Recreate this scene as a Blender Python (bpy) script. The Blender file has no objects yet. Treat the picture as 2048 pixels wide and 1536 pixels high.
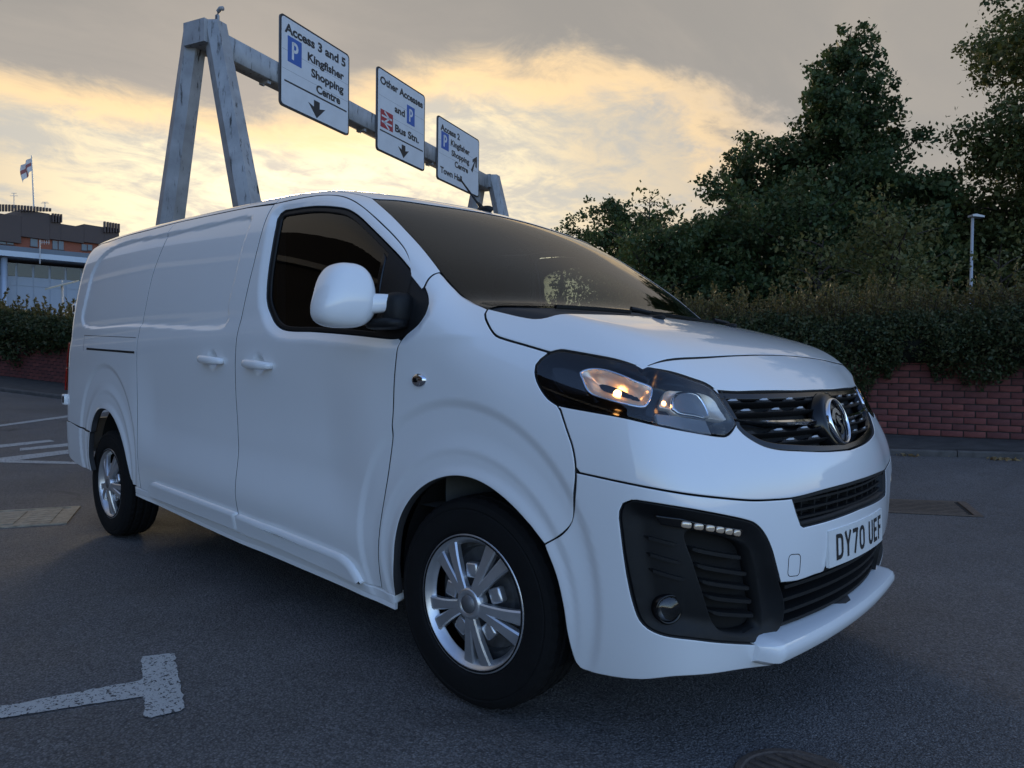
import bpy, bmesh, math, random
import numpy as np
from mathutils import Vector, Matrix
from mathutils.geometry import delaunay_2d_cdt
rng = np.random.default_rng(7); random.seed(7)
R = math.radians
scene = bpy.context.scene
COL = scene.collection

# ------------------------------------------------------------------ camera
cam_d = bpy.data.cameras.new('camera'); cam = bpy.data.objects.new('camera', cam_d); COL.objects.link(cam)
scene.camera = cam
cam_d.sensor_fit = 'HORIZONTAL'; cam_d.sensor_width = 36; cam_d.lens = 36 * 1442.8 / 2048
cam_d.clip_start = 0.05; cam_d.clip_end = 3000
YAW, PITCH, ROLL = R(132.916), R(-1.115), R(0.632)
CAM = Vector((1.640, -2.489, 1.074))
_f = Vector((math.cos(PITCH)*math.cos(YAW), math.cos(PITCH)*math.sin(YAW), math.sin(PITCH)))
_r = _f.cross(Vector((0, 0, 1))).normalized(); _u = _r.cross(_f)
_r2 = _r*math.cos(ROLL) + _u*math.sin(ROLL); _u2 = -_r*math.sin(ROLL) + _u*math.cos(ROLL)
m3 = Matrix((_r2, _u2, -_f)).transposed()
cam.matrix_world = Matrix.Translation(CAM) @ m3.to_4x4()

# ------------------------------------------------------------------ sky, sun, exposure
SUN_AZ, SUN_EL = R(147.5), R(10.0)          # behind the cloud, beyond the gantry
SD = Vector((math.cos(SUN_EL)*math.cos(SUN_AZ), math.cos(SUN_EL)*math.sin(SUN_AZ), math.sin(SUN_EL)))
world = bpy.data.worlds.new('World'); scene.world = world; world.use_nodes = True
nt = world.node_tree; nt.nodes.clear()
def N(t, **k):
    n = nt.nodes.new(t)
    for a, v in k.items():
        if a == 'op': n.operation = v
        elif a.startswith('i'): n.inputs[int(a[1:])].default_value = v
        else: setattr(n, a, v)
    return n
def L(a, b, i=0, o=0): nt.links.new(a.outputs[o], b.inputs[i])
def mth(op, a, b=None, c=None, clamp=False):
    n = nt.nodes.new('ShaderNodeMath'); n.operation = op; n.use_clamp = clamp
    for i, v in enumerate((a, b, c)):
        if v is None: continue
        if isinstance(v, (int, float)): n.inputs[i].default_value = v
        else: nt.links.new(v, n.inputs[i])
    return n.outputs[0]
def ramp(v, a, b):
    n = nt.nodes.new('ShaderNodeMapRange'); n.interpolation_type = 'SMOOTHSTEP'
    nt.links.new(v, n.inputs[0]); n.inputs[1].default_value = a; n.inputs[2].default_value = b
    return n.outputs[0]
def mixc(f, a, b):
    n = nt.nodes.new('ShaderNodeMix'); n.data_type = 'RGBA'
    for i, v in ((0, f), (6, a), (7, b)):
        if isinstance(v, (int, float)): n.inputs[i].default_value = v
        elif isinstance(v, tuple): n.inputs[i].default_value = (*v, 1)
        else: nt.links.new(v, n.inputs[i])
    return n.outputs[2]
def noise(vec, scale, detail=6, rough=.55, dist=0.0):
    n = nt.nodes.new('ShaderNodeTexNoise'); n.inputs['Scale'].default_value = scale; n.inputs['Detail'].default_value = detail
    n.inputs['Roughness'].default_value = rough; n.inputs['Distortion'].default_value = dist
    nt.links.new(vec, n.inputs['Vector']); return n.outputs[0]
sky = N('ShaderNodeTexSky', sky_type='NISHITA', sun_disc=False, sun_elevation=SUN_EL, sun_rotation=math.pi/2 - SUN_AZ,
        altitude=100, air_density=1.0, dust_density=1.0, ozone_density=2.6)
skyc = nt.nodes.new('ShaderNodeVectorMath'); skyc.operation = 'MULTIPLY'; skyc.inputs[1].default_value = (.170, .153, .168)
L(sky, skyc)
tc = N('ShaderNodeTexCoord'); sep = N('ShaderNodeSeparateXYZ'); L(tc, sep)
X, Y, Z = sep.outputs
zz = mth('ADD', mth('MAXIMUM', Z, 0.0), 0.14)
pu, pv = mth('DIVIDE', X, zz), mth('DIVIDE', Y, zz)
cmb = N('ShaderNodeCombineXYZ'); nt.links.new(pu, cmb.inputs[0]); nt.links.new(pv, cmb.inputs[1]); PV = cmb.outputs[0]
rot = N('ShaderNodeMapping'); rot.inputs['Rotation'].default_value = (0, 0, R(-20)); rot.inputs['Scale'].default_value = (1.0, .55, 1); nt.links.new(PV, rot.inputs[0]); PS = rot.outputs[0]
dotn = nt.nodes.new('ShaderNodeVectorMath'); dotn.operation = 'DOT_PRODUCT'; L(tc, dotn); dotn.inputs[1].default_value = SD
S = dotn.outputs['Value']
s_wide = ramp(S, -.35, .95); s_near = ramp(S, .70, 1.0); s_hot = ramp(S, .93, 1.0)
n1 = noise(PS, .55, 3, .5, .3); n2 = noise(PS, 1.7, 7, .6, .4); n3 = noise(PV, 4.5, 9, .68, .7); n4 = noise(PS, 11, 6, .6, .5)
# high thin cloud lit from behind: cream towards the sun, grey-blue away from it
fine = mth('ADD', mth('MULTIPLY', n2, .6), mth('MULTIPLY', n3, .4))
thin = ramp(mth('ADD', mth('ADD', mth('MULTIPLY', n2, .40), mth('MULTIPLY', n3, .38)), mth('MULTIPLY', n4, .22)), .42, .57)
thin_col = mixc(s_near, (0.1137, 0.1175, 0.1364), (0.345, 0.275, 0.168))
thin_col = mixc(s_hot, thin_col, (0.4738, 0.4093, 0.2501))
gap_col = mixc(s_near, (0.1213, 0.1326, 0.1592), (0.2349, 0.216, 0.1743))
veil = mixc(thin, gap_col, thin_col)
# pale clear strip near the horizon
hz = ramp(Z, .20, .02)
veil = mixc(mth('MULTIPLY', hz, .7), veil, mixc(s_near, (0.1592, 0.1667, 0.1781), (0.3411, 0.3032, 0.1971)))
# heavy grey deck above, with a glowing rim where its edge is backlit
dk = mth('ADD', Z, mth('ADD', mth('MULTIPLY', mth('SUBTRACT', n1, .5), .46), mth('MULTIPLY', mth('SUBTRACT', fine, .5), .22)))
side = nt.nodes.new('ShaderNodeVectorMath'); side.operation = 'DOT_PRODUCT'; L(tc, side); side.inputs[1].default_value = _r
dk = mth('ADD', dk, mth('MULTIPLY', ramp(mth('ADD', side.outputs['Value'], mth('MULTIPLY', mth('SUBTRACT', n2, .5), .35)), .02, .62), .22))       # the deck hangs lower towards the north
deck = ramp(dk, .345, .40)
rim = mth('MULTIPLY', ramp(dk, .30, .355), mth('SUBTRACT', 1.0, ramp(dk, .355, .42)))
deck_col = mixc(s_near, (0.1459, 0.1326, 0.1137), (0.1269, 0.1156, 0.0966))
deck_col = mixc(mth('MULTIPLY', ramp(n2, .40, .66), .55), deck_col, (0.1781, 0.1554, 0.125))
deck_col = mixc(ramp(Z, .45, .75), deck_col, (0.1137, 0.1194, 0.1269))
c1 = mixc(mth('MULTIPLY', rim, mth('MULTIPLY', s_near, 1.0)), veil, (0.4244, 0.2956, 0.144))
cl = mixc(deck, c1, deck_col)
# the cloud lies in the sunward half; the sky behind the camera is the clear dusk blue
cover = mth('MULTIPLY', ramp(S, -.05, .45), .97)
wispy = mth('MULTIPLY', ramp(fine, .50, .68), .25)
cover = mth('MAXIMUM', cover, wispy)
final = mixc(cover, skyc.outputs[0], cl)
bg = N('ShaderNodeBackground'); nt.links.new(final, bg.inputs[0]); bg.inputs[1].default_value = 1.0
out = N('ShaderNodeOutputWorld'); L(bg, out)
sun_d = bpy.data.lights.new('sun', 'SUN'); sun = bpy.data.objects.new('sun', sun_d); COL.objects.link(sun)
sun_d.energy = 0.6; sun_d.angle = R(12); sun_d.color = (1, .80, .52)
sun.rotation_euler = (-SD).to_track_quat('-Z', 'Y').to_euler(); sun.location = SD*60
vs = scene.view_settings; vs.view_transform = 'Standard'; vs.look = 'None'; vs.gamma = 1; vs.exposure = 1.40; vs.use_curve_mapping = False

# ------------------------------------------------------------------ helpers
def mat(name, col=(.5,.5,.5), rough=.5, metal=0, coat=0, spec=.5, noise_amt=0, noise_scale=20, bump=0, bump_scale=200, emit=None, coat_rough=.03):
    m = bpy.data.materials.new(name); m.use_nodes = True
    t = m.node_tree; b = t.nodes['Principled BSDF']
    b.inputs['Base Color'].default_value = (*col, 1); b.inputs['Roughness'].default_value = rough
    b.inputs['Metallic'].default_value = metal; b.inputs['Coat Weight'].default_value = coat; b.inputs['Coat Roughness'].default_value = coat_rough
    b.inputs['Specular IOR Level'].default_value = spec
    if emit: b.inputs['Emission Color'].default_value = (*emit[0], 1); b.inputs['Emission Strength'].default_value = emit[1]
    tcn = t.nodes.new('ShaderNodeTexCoord')
    if noise_amt:
        n = t.nodes.new('ShaderNodeTexNoise'); n.inputs['Scale'].default_value = noise_scale; n.inputs['Detail'].default_value = 8; n.inputs['Roughness'].default_value = .6
        t.links.new(tcn.outputs['Object'], n.inputs['Vector'])
        mr = t.nodes.new('ShaderNodeMapRange'); mr.inputs[1].default_value = .3; mr.inputs[2].default_value = .7
        mr.inputs[3].default_value = 1-noise_amt; mr.inputs[4].default_value = 1+noise_amt; t.links.new(n.outputs[0], mr.inputs[0])
        mx = t.nodes.new('ShaderNodeVectorMath'); mx.operation = 'SCALE'; mx.inputs[0].default_value = col; t.links.new(mr.outputs[0], mx.inputs['Scale'])
        t.links.new(mx.outputs[0], b.inputs['Base Color'])
        m2 = t.nodes.new('ShaderNodeMapRange'); m2.inputs[3].default_value = max(rough-.08, .02); m2.inputs[4].default_value = min(rough+.12, 1); t.links.new(n.outputs[0], m2.inputs[0]); t.links.new(m2.outputs[0], b.inputs['Roughness'])
    if bump:
        n = t.nodes.new('ShaderNodeTexNoise'); n.inputs['Scale'].default_value = bump_scale; n.inputs['Detail'].default_value = 4
        t.links.new(tcn.outputs['Object'], n.inputs['Vector'])
        bp = t.nodes.new('ShaderNodeBump'); bp.inputs['Strength'].default_value = bump; bp.inputs['Distance'].default_value = .004
        t.links.new(n.outputs[0], bp.inputs['Height']); t.links.new(bp.outputs[0], b.inputs['Normal'])
    return m
def tag(o, label=None, cat=None, group=None, kind=None):
    for k, v in (('label', label), ('category', cat), ('group', group), ('kind', kind)):
        if v: o[k] = v
    return o
def link(name, me, m=None, parent=None, loc=None, rot=None):
    o = bpy.data.objects.new(name, me); COL.objects.link(o)
    if m is not None and me is not None:
        for q in (m if isinstance(m, (list, tuple)) else [m]): me.materials.append(q)
    if parent: o.parent = parent
    if loc is not None: o.location = loc
    if rot is not None: o.rotation_euler = rot
    return o
def empty(name, loc=(0, 0, 0), rz=0):
    o = bpy.data.objects.new(name, None); COL.objects.link(o); o.location = loc; o.rotation_euler = (0, 0, rz); o.empty_display_size = .2
    return o
def mesh(name, verts, faces, smooth=False, normals=None):
    me = bpy.data.meshes.new(name); me.from_pydata([tuple(map(float, v)) for v in verts], [], [tuple(map(int, f)) for f in faces]); me.update()
    if smooth or normals is not None:
        me.polygons.foreach_set('use_smooth', [True]*len(me.polygons))
    if normals is not None: me.normals_split_custom_set_from_vertices([tuple(map(float, n)) for n in normals])
    return me
class MB:
    """collects shapes into one mesh"""
    def __init__(s): s.v = []; s.f = []; s.mi = []
    def add(s, v, f, mi=0):
        k = len(s.v); s.v += [tuple(map(float, p)) for p in v]; s.f += [tuple(int(i)+k for i in q) for q in f]; s.mi += [mi]*len(f); return s
    def box(s, c, d, rz=0, mi=0, M=None):
        h = np.array(d)/2; v = np.array([[x, y, z] for x in (-1, 1) for y in (-1, 1) for z in (-1, 1)])*h
        if rz: cs, sn = math.cos(rz), math.sin(rz); v = np.c_[v[:, 0]*cs-v[:, 1]*sn, v[:, 0]*sn+v[:, 1]*cs, v[:, 2]]
        if M is not None: v = v @ np.array(M).T
        return s.add(v+np.array(c), [(0,1,3,2),(4,6,7,5),(0,4,5,1),(2,3,7,6),(0,2,6,4),(1,5,7,3)], mi)
    def prism(s, poly, axis_o, ax_u, ax_v, ax_n, h0, h1, mi=0):
        o, u, v, n = map(np.array, (axis_o, ax_u, ax_v, ax_n)); k = len(poly)
        P = [o+u*a+v*b+n*h0 for a, b in poly]+[o+u*a+v*b+n*h1 for a, b in poly]
        F = [tuple(range(k))[::-1], tuple(range(k, 2*k))]+[(i, (i+1) % k, k+(i+1) % k, k+i) for i in range(k)]
        return s.add(P, F, mi)
    def tube(s, pts, r, n=8, mi=0, cap=True):
        pts = np.array(pts, float); m = len(pts); r = np.broadcast_to(np.array(r, float), (m,)); V = []; F = []
        up = np.array([0, 0, 1.])
        for i in range(m):
            d = pts[min(i+1, m-1)]-pts[max(i-1, 0)]; d /= np.linalg.norm(d)+1e-12
            a = np.cross(d, up if abs(d[2]) < .95 else [1, 0, 0]); a /= np.linalg.norm(a); b = np.cross(d, a)
            for j in range(n): t = 2*math.pi*j/n; V.append(pts[i]+r[i]*(a*math.cos(t)+b*math.sin(t)))
        for i in range(m-1):
            for j in range(n): F.append((i*n+j, i*n+(j+1) % n, (i+1)*n+(j+1) % n, (i+1)*n+j))
        if cap: F += [tuple(range(n)), tuple(range((m-1)*n, m*n))[::-1]]
        return s.add(V, F, mi)
    def lathe(s, prof, o, ax, n=48, mi=0, ref=None):
        ax = np.array(ax, float); ax /= np.linalg.norm(ax); a = np.cross(ax, [0, 0, 1.] if abs(ax[2]) < .9 else [1., 0, 0]); a /= np.linalg.norm(a); b = np.cross(ax, a)
        V = []; F = []; k = len(prof)
        for j in range(n):
            t = 2*math.pi*j/n; d = a*math.cos(t)+b*math.sin(t)
            V += [np.array(o)+ax*h+d*r for r, h in prof]
        for j in range(n):
            for i in range(k-1): F.append((j*k+i, j*k+i+1, ((j+1) % n)*k+i+1, ((j+1) % n)*k+i))
        return s.add(V, F, mi)
    def mesh(s, name, smooth=False, angle=None):
        me = bpy.data.meshes.new(name); me.from_pydata(s.v, [], s.f); me.update()
        if len(set(s.mi)) > 1: me.polygons.foreach_set('material_index', s.mi)
        if smooth or angle:
            me.polygons.foreach_set('use_smooth', [True]*len(me.polygons))
            if angle: me.set_sharp_from_angle(angle=R(angle))
        bm = bmesh.new(); bm.from_mesh(me); bmesh.ops.recalc_face_normals(bm, faces=bm.faces); bm.to_mesh(me); bm.free()
        if angle: me.set_sharp_from_angle(angle=R(angle))
        return me
    def build(s, name, m, parent=None, loc=None, rot=None, smooth=False, angle=None):
        return link(name, s.mesh(name, smooth, angle), m, parent, loc, rot)
def bevel_mesh(me, w, seg=2, ang=30):
    bm = bmesh.new(); bm.from_mesh(me)
    ed = [e for e in bm.edges if len(e.link_faces) == 2 and e.calc_face_angle(0) > R(ang)]
    bmesh.ops.bevel(bm, geom=ed, offset=w, segments=seg, profile=.5, affect='EDGES', clamp_overlap=True)
    bm.to_mesh(me); bm.free(); me.polygons.foreach_set('use_smooth', [True]*len(me.polygons)); me.set_sharp_from_angle(angle=R(50)); return me
def text_mesh(s, size=1, bold=0, extrude=0.0, align='LEFT'):
    cu = bpy.data.curves.new('t', 'FONT'); cu.body = s; cu.size = size; cu.extrude = extrude; cu.offset = bold; cu.align_x = align; cu.resolution_u = 4
    ob = bpy.data.objects.new('t', cu); COL.objects.link(ob)
    dg = bpy.context.evaluated_depsgraph_get(); me = bpy.data.meshes.new_from_object(ob.evaluated_get(dg))
    bpy.data.objects.remove(ob); bpy.data.curves.remove(cu); me.materials.clear(); return me
# ================================================================== THE VAN
# body = implicit surface; x forward, y to the van's left, z up, origin under the front axle
def spl(xs, ys):
    xs = np.array(xs, float); ys = np.array(ys, float); n = len(xs); h = np.diff(xs)
    A = np.zeros((n, n)); b = np.zeros(n); A[0, 0] = A[-1, -1] = 1
    for i in range(1, n-1):
        A[i, i-1] = h[i-1]; A[i, i] = 2*(h[i-1]+h[i]); A[i, i+1] = h[i]
        b[i] = 3*((ys[i+1]-ys[i])/h[i]-(ys[i]-ys[i-1])/h[i-1])
    c = np.linalg.solve(A, b); d = (c[1:]-c[:-1])/(3*h); m = (ys[1:]-ys[:-1])/h-h*(2*c[:-1]+c[1:])/3
    me = m[-1]+h[-1]*(2*c[-2]+3*d[-1]*h[-1])
    def f(x):
        x = np.asarray(x, float); i = np.clip(np.searchsorted(xs, x)-1, 0, n-2)
        t = np.clip(x, xs[0], xs[-1])-xs[i]
        r = ys[i]+t*(m[i]+t*(c[i]+t*d[i]))
        return r+np.where(x < xs[0], (x-xs[0])*m[0], 0)+np.where(x > xs[-1], (x-xs[-1])*me, 0)
    return f
def smax(a, b, k):
    h = np.maximum(k-np.abs(a-b), 0)/k
    return np.maximum(a, b)+h*h*h*k/6
def smin(a, b, k): return -smax(-a, -b, k)
def sst(a, b, x):
    t = np.clip((x-a)/(b-a), 0, 1); return t*t*(3-2*t)
CV={
'door_rear':[[-1410,-849,1812],[-1343,-909,1671],[-1369,-934,1529],[-1399,-951,1401],[-1439,-962,1266],[-1460,-971,1167],[-1482,-968,1053],[-1500,-958,922],[-1494,-953,805],[-1480,-951,690],[-1479,-959,606],[-1485,-964,537],[-1486,-960,466],[-1480,-954,411]],
'door_front':[[-299,-971,1170],[-327,-965,1006],[-352,-959,817],[-394,-943,633],[-428,-939,506],[-448,-930,410],[-458,-908,281]],
'door_top':[[-1410,-849,1812],[-1382,-831,1827],[-1194,-821,1818],[-1005,-814,1797],[-893,-805,1778],[-812,-811,1751],[-733,-822,1715],[-659,-833,1675],[-560,-845,1615],[-470,-857,1557],[-395,-872,1503],[-360,-885,1471],[-331,-901,1438],[-310,-918,1404]],
'window':[[-1245,-954,1350],[-1260,-949,1406],[-1266,-937,1499],[-1266,-920,1606],[-1268,-903,1685],[-1271,-887,1734],[-1248,-878,1754],[-1175,-873,1755],[-1033,-865,1747],[-894,-861,1726],[-793,-859,1702],[-710,-867,1665],[-615,-880,1609],[-491,-896,1531],[-390,-907,1464],[-313,-917,1407],[-240,-925,1349],[-212,-933,1317],[-197,-943,1290],[-198,-955,1257],[-221,-965,1225],[-280,-970,1191],[-321,-971,1179],[-364,-971,1178],[-419,-971,1182],[-591,-971,1197],[-856,-970,1216],[-1041,-969,1225],[-1107,-967,1237],[-1162,-963,1263],[-1213,-958,1307]],
'pillar_seam':[[-234,-837,1408],[-238,-867,1398],[-238,-897,1379],[-239,-919,1356]],
'ws_left':[[-762,-742,1759],[-680,-763,1716],[-570,-781,1650],[-465,-798,1580],[-368,-813,1513],[-273,-830,1441],[-230,-837,1406],[-159,-838,1348],[-119,-835,1319],[-64,-840,1294],[-21,-844,1279],[3,-847,1270]],
'hood_rear':[[6,-844,1271],[72,-836,1257],[136,-827,1243],[183,-816,1236],[220,-802,1234]],
'hood_side':[[3,-848,1269],[9,-864,1253],[21,-874,1239],[40,-884,1221],[69,-895,1196],[94,-899,1178],[124,-896,1168],[210,-883,1146],[283,-872,1127]],
'hood_front':[[561,-799,1091],[573,-768,1100],[590,-687,1108],[605,-557,1115],[619,-366,1127],[623,-203,1133],[622,-113,1137],[612,113,1144]],
'header_bottom':[[672,-599,1022],[693,-491,1018],[731,-184,1017],[734,86,1019],[719,286,1024],[675,543,1032]],
'lamp':[[260,-907,1070],[257,-900,1090],[265,-889,1107],[287,-871,1127],[313,-858,1133],[351,-849,1129],[443,-831,1114],[538,-809,1098],[595,-760,1081],[634,-680,1058],[655,-625,1042],[668,-603,1028],[678,-595,1014],[701,-582,974],[724,-572,932],[728,-614,909],[727,-644,900],[722,-671,901],[687,-770,917],[632,-845,934],[554,-882,951],[458,-900,963],[382,-911,972],[351,-916,977],[320,-918,993],[294,-917,1017],[272,-914,1045]],
'grille_low':[[727,-576,923],[738,-564,905],[754,-536,885],[771,-500,868],[789,-443,855],[809,-352,846],[835,-182,833],[844,-33,827]],
'bumper_fender':[[358,-915,974],[388,-921,915],[415,-923,858],[427,-925,795],[418,-920,701],[413,-925,658],[384,-923,621],[325,-936,580]],
'bumper_mid':[[426,-925,796],[526,-913,786],[654,-876,771],[758,-761,749],[798,-615,728],[815,-527,721],[832,-440,717],[861,-244,724],[874,31,728]],
'fog':[[562,-907,686],[563,-907,705],[572,-905,726],[593,-900,736],[623,-891,736],[730,-818,720],[795,-658,680],[804,-615,664],[812,-578,634],[819,-548,592],[823,-520,536],[824,-491,482]],
'fog2':[[817,-359,295],[802,-436,292],[789,-522,308],[763,-681,348],[722,-792,376],[657,-853,389],[630,-868,401],[605,-871,421],[590,-877,459],[576,-886,526],[573,-902,597]],
'lowgrille_top':[[824,-491,482],[838,-411,473],[854,-321,476],[862,-260,477],[873,-161,492],[878,68,496]],
'bumper_bot':[[411,-879,232],[452,-871,232],[530,-859,238],[589,-841,247],[680,-802,268],[751,-653,257],[782,-445,221],[793,-360,207],[804,-337,229]],
'arch_f':[[-377,-909,269],[-364,-922,336],[-349,-937,404],[-328,-945,497],[-293,-949,577],[-226,-953,653],[-153,-957,701],[-74,-960,730],[-2,-959,740],[65,-956,735],[137,-953,713],[212,-948,673],[277,-942,625],[325,-936,578],[362,-929,499],[381,-920,419],[389,-906,329],[402,-885,249],[415,-880,235]],
'arch_r':[[-3467,-941,399],[-3490,-949,485],[-3470,-955,575],[-3440,-959,654],[-3415,-962,721],[-3316,-964,790],[-3195,-968,808],[-3070,-969,792],[-2951,-970,727],[-2862,-968,633],[-2799,-957,509],[-2773,-943,421],[-2740,-936,356]],
'cargo':[[-3668,-936,1336],[-3717,-930,1383],[-3674,-914,1541],[-3643,-893,1675],[-3554,-879,1757],[-3399,-869,1809],[-3077,-867,1828],[-2509,-877,1804],[-1800,-880,1781],[-1540,-881,1772],[-1481,-886,1758],[-1471,-891,1737],[-1505,-914,1598],[-1531,-933,1466],[-1566,-944,1358],[-1552,-959,1294],[-1585,-963,1256],[-1651,-964,1248],[-1894,-962,1255],[-2628,-959,1292]],
'split':[[-2456,-888,1773],[-2546,-917,1583],[-2583,-939,1413],[-2615,-959,1290],[-2629,-963,1232],[-2631,-971,1147]],
'repeater':[[-199,-960,1037]],
'skirt_r':[[-2433,-958,447],[-1487,-955,415],[-1573,-941,322],[-2521,-948,366]],
'skirt_f':[[-1472,-954,413],[-677,-938,370],[-617,-934,348],[-554,-921,285],[-573,-918,274],[-757,-923,286],[-1536,-939,311]],
'lamp_main':[[388,-871,1076],[410,-858,1088],[454,-846,1088],[504,-839,1076],[553,-831,1059],[599,-810,1040],[604,-813,1030],[606,-831,1004],[599,-848,985],[588,-856,983],[545,-871,989],[482,-883,1001],[444,-887,1012],[424,-886,1026],[402,-878,1056]],
'lamp_inner':[[626,-777,1030],[637,-744,1031],[678,-609,1010],[714,-585,948],[713,-597,946],[695,-672,956],[657,-782,970],[648,-790,981],[631,-815,986],[628,-801,1007]],
'lamp_inner_lens':[[645,-746,1017],[665,-674,1012],[693,-669,960],[679,-722,966],[660,-770,974],[652,-778,982],[645,-763,1007]],
'lamp_low':[[626,-832,970],[698,-671,950],[718,-670,909],[685,-766,924],[639,-836,937]],
'lamp_side':[[302,-889,1087],[385,-872,1076],[421,-887,1023],[434,-889,1011],[381,-900,1013],[344,-904,1025],[319,-899,1055]],
'drl_strip':[[649,-881,702],[707,-845,697],[796,-660,654],[798,-654,644],[795,-671,635],[721,-834,671],[665,-874,679]],
'drl_leds':[[707,-845,697],[795,-667,654],[795,-671,635],[721,-834,671]],
'fog_mesh':[[723,-832,655],[797,-661,620],[808,-610,587],[809,-553,459],[797,-509,344],[766,-687,369],[760,-726,400],[753,-780,497],[739,-812,576]],
'fog_fin1':[[618,-892,641],[707,-847,624]],
'fog_fin2':[[624,-889,597],[715,-838,576]],
'fog_fin3':[[630,-885,555],[724,-826,531]],
'fog_lamp':[[662,-858,427],[665,-862,469],[674,-859,480],[699,-842,481],[702,-837,463],[696,-835,430],[685,-842,420]],
'fog_slat0':[[731,-823,614],[776,-740,593],[807,-617,565]],
'fog_slat1':[[741,-809,569],[782,-719,545],[809,-588,513]],
'fog_slat2':[[750,-790,523],[785,-696,499],[808,-567,467]],
'fog_slat3':[[759,-763,477],[786,-669,453],[805,-547,424]],
'fog_slat4':[[761,-738,428],[784,-642,405],[801,-524,378]],
'gr_chrome':[[719,-570,943],[759,-375,932],[785,-139,928],[793,-131,914],[792,-151,913],[762,-381,926],[722,-571,936]],
'ws_top':[[-762,-742,1759],[-745,-717,1758],[-731,-627,1767],[-697,-467,1769],[-688,-286,1778],[-694,-122,1788]],
}
CV = {k: np.array(v, float)/1000 for k, v in CV.items()}
def cr(P, step=.012, closed=False):
    """Catmull-Rom through the points, resampled"""
    P = np.array(P, float); n = len(P)
    Q = np.r_[[P[-1]], P, P[:2]] if closed else np.r_[[2*P[0]-P[1]], P, [2*P[-1]-P[-2]]]
    out = []
    for i in range(1, len(Q)-2):
        a, b, c, d = Q[i-1:i+3]; m = max(int(np.linalg.norm(c-b)/step), 1)
        t0, t1, t2 = [max(np.linalg.norm(q-p), 1e-6)**.5 for p, q in ((a, b), (b, c), (c, d))]
        m1 = (b-a)/t0-(c-a)/(t0+t1)+(c-b)/t1; m2 = (c-b)/t1-(d-b)/(t1+t2)+(d-c)/t2
        m1 *= t1; m2 *= t1
        for s in np.arange(m)/m:
            out.append((2*s**3-3*s*s+1)*b+(s**3-2*s*s+s)*m1+(-2*s**3+3*s*s)*c+(s**3-s*s)*m2)
    if not closed: out.append(P[-1])
    return np.array(out)
def poly_sd(p, poly):
    p = p.reshape(-1, 2); res = np.empty(len(p)); A = poly; B = np.roll(poly, -1, 0); e = B-A; ee = (e*e).sum(1)
    for i in range(0, len(p), 20000):
        q = p[i:i+20000]; w = q[:, None]-A[None]; t = np.clip((w*e).sum(2)/ee, 0, 1); d = w-t[..., None]*e
        dist = np.sqrt((d*d).sum(2).min(1))
        c = (A[None, :, 1] <= q[:, 1:2]) != (B[None, :, 1] <= q[:, 1:2])
        xi = A[:, 0]+(q[:, 1:2]-A[:, 1])/np.where(np.abs(e[:, 1]) < 1e-9, 1e-9, e[:, 1])*e[:, 0]
        ins = ((c & (q[:, 0:1] < xi)).sum(1) % 2) == 1
        res[i:i+20000] = np.where(ins, -dist, dist)
    return res
WINL = cr(CV['window'], .03, True); WIN2 = WINL[:, [0, 2]]
CARGO2 = cr(CV['cargo'], .05, True)[:, [0, 2]]
W_Z = spl([0.15,0.3,0.42,0.55,0.7,0.85,1.0,1.12,1.22,1.35,1.6,1.8,1.95], [0.885,0.922,0.941,0.951,0.957,0.959,0.960,0.9605,0.9605,0.955,0.925,0.888,0.857])
XW = spl([1.2,1.3,1.45,1.6,1.75,1.85,1.95], [0.143,0.0293,-0.1518,-0.3656,-0.5893,-0.7534,-0.9458])
ROOF_X = spl([-4.2,-3.9,-3.0,-2.0,-1.4,-1.1,-0.85,-0.6,-0.3], [1.9689,1.980,1.9745,1.9395,1.9115,1.8878,1.848,1.795,1.7])
REAR = spl([0.2,0.45,0.7,1.0,1.4,1.8,1.95], [-4.09,-4.1491,-4.1608,-4.1308,-4.0612,-3.9889,-3.946])
HOOD = spl([-0.4,-0.05,0.1,0.28,0.45,0.6,0.68,0.74,0.8], [1.322,1.319,1.303,1.264,1.2155,1.1515,1.1000,1.0411,0.9591])
FX = spl([0.15,0.25,0.35,0.45,0.55,0.65,0.75,0.82,0.9,1.0,1.1], [0.8,0.835,0.855,0.8729,0.8822,0.8808,0.87,0.8495,0.808,0.7592,0.7039])
def arch_steps(x, z, c1, c2, c3):
    r1 = np.hypot(x-c1[0], z-c1[1])-c1[2]; r2 = np.hypot(x-c2[0], z-c2[1])-c2[2]; r3 = np.hypot(x-c3[0], z-c3[1])-c3[2]
    d1 = -.0085*sst(.016, -.022, r1)*sst(-.02, .07, r2)
    d2 = -.0050*sst(.014, -.016, r2)*sst(0, .045, r3)
    return d1+d2+.003*sst(.040, .0, r3)
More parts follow.
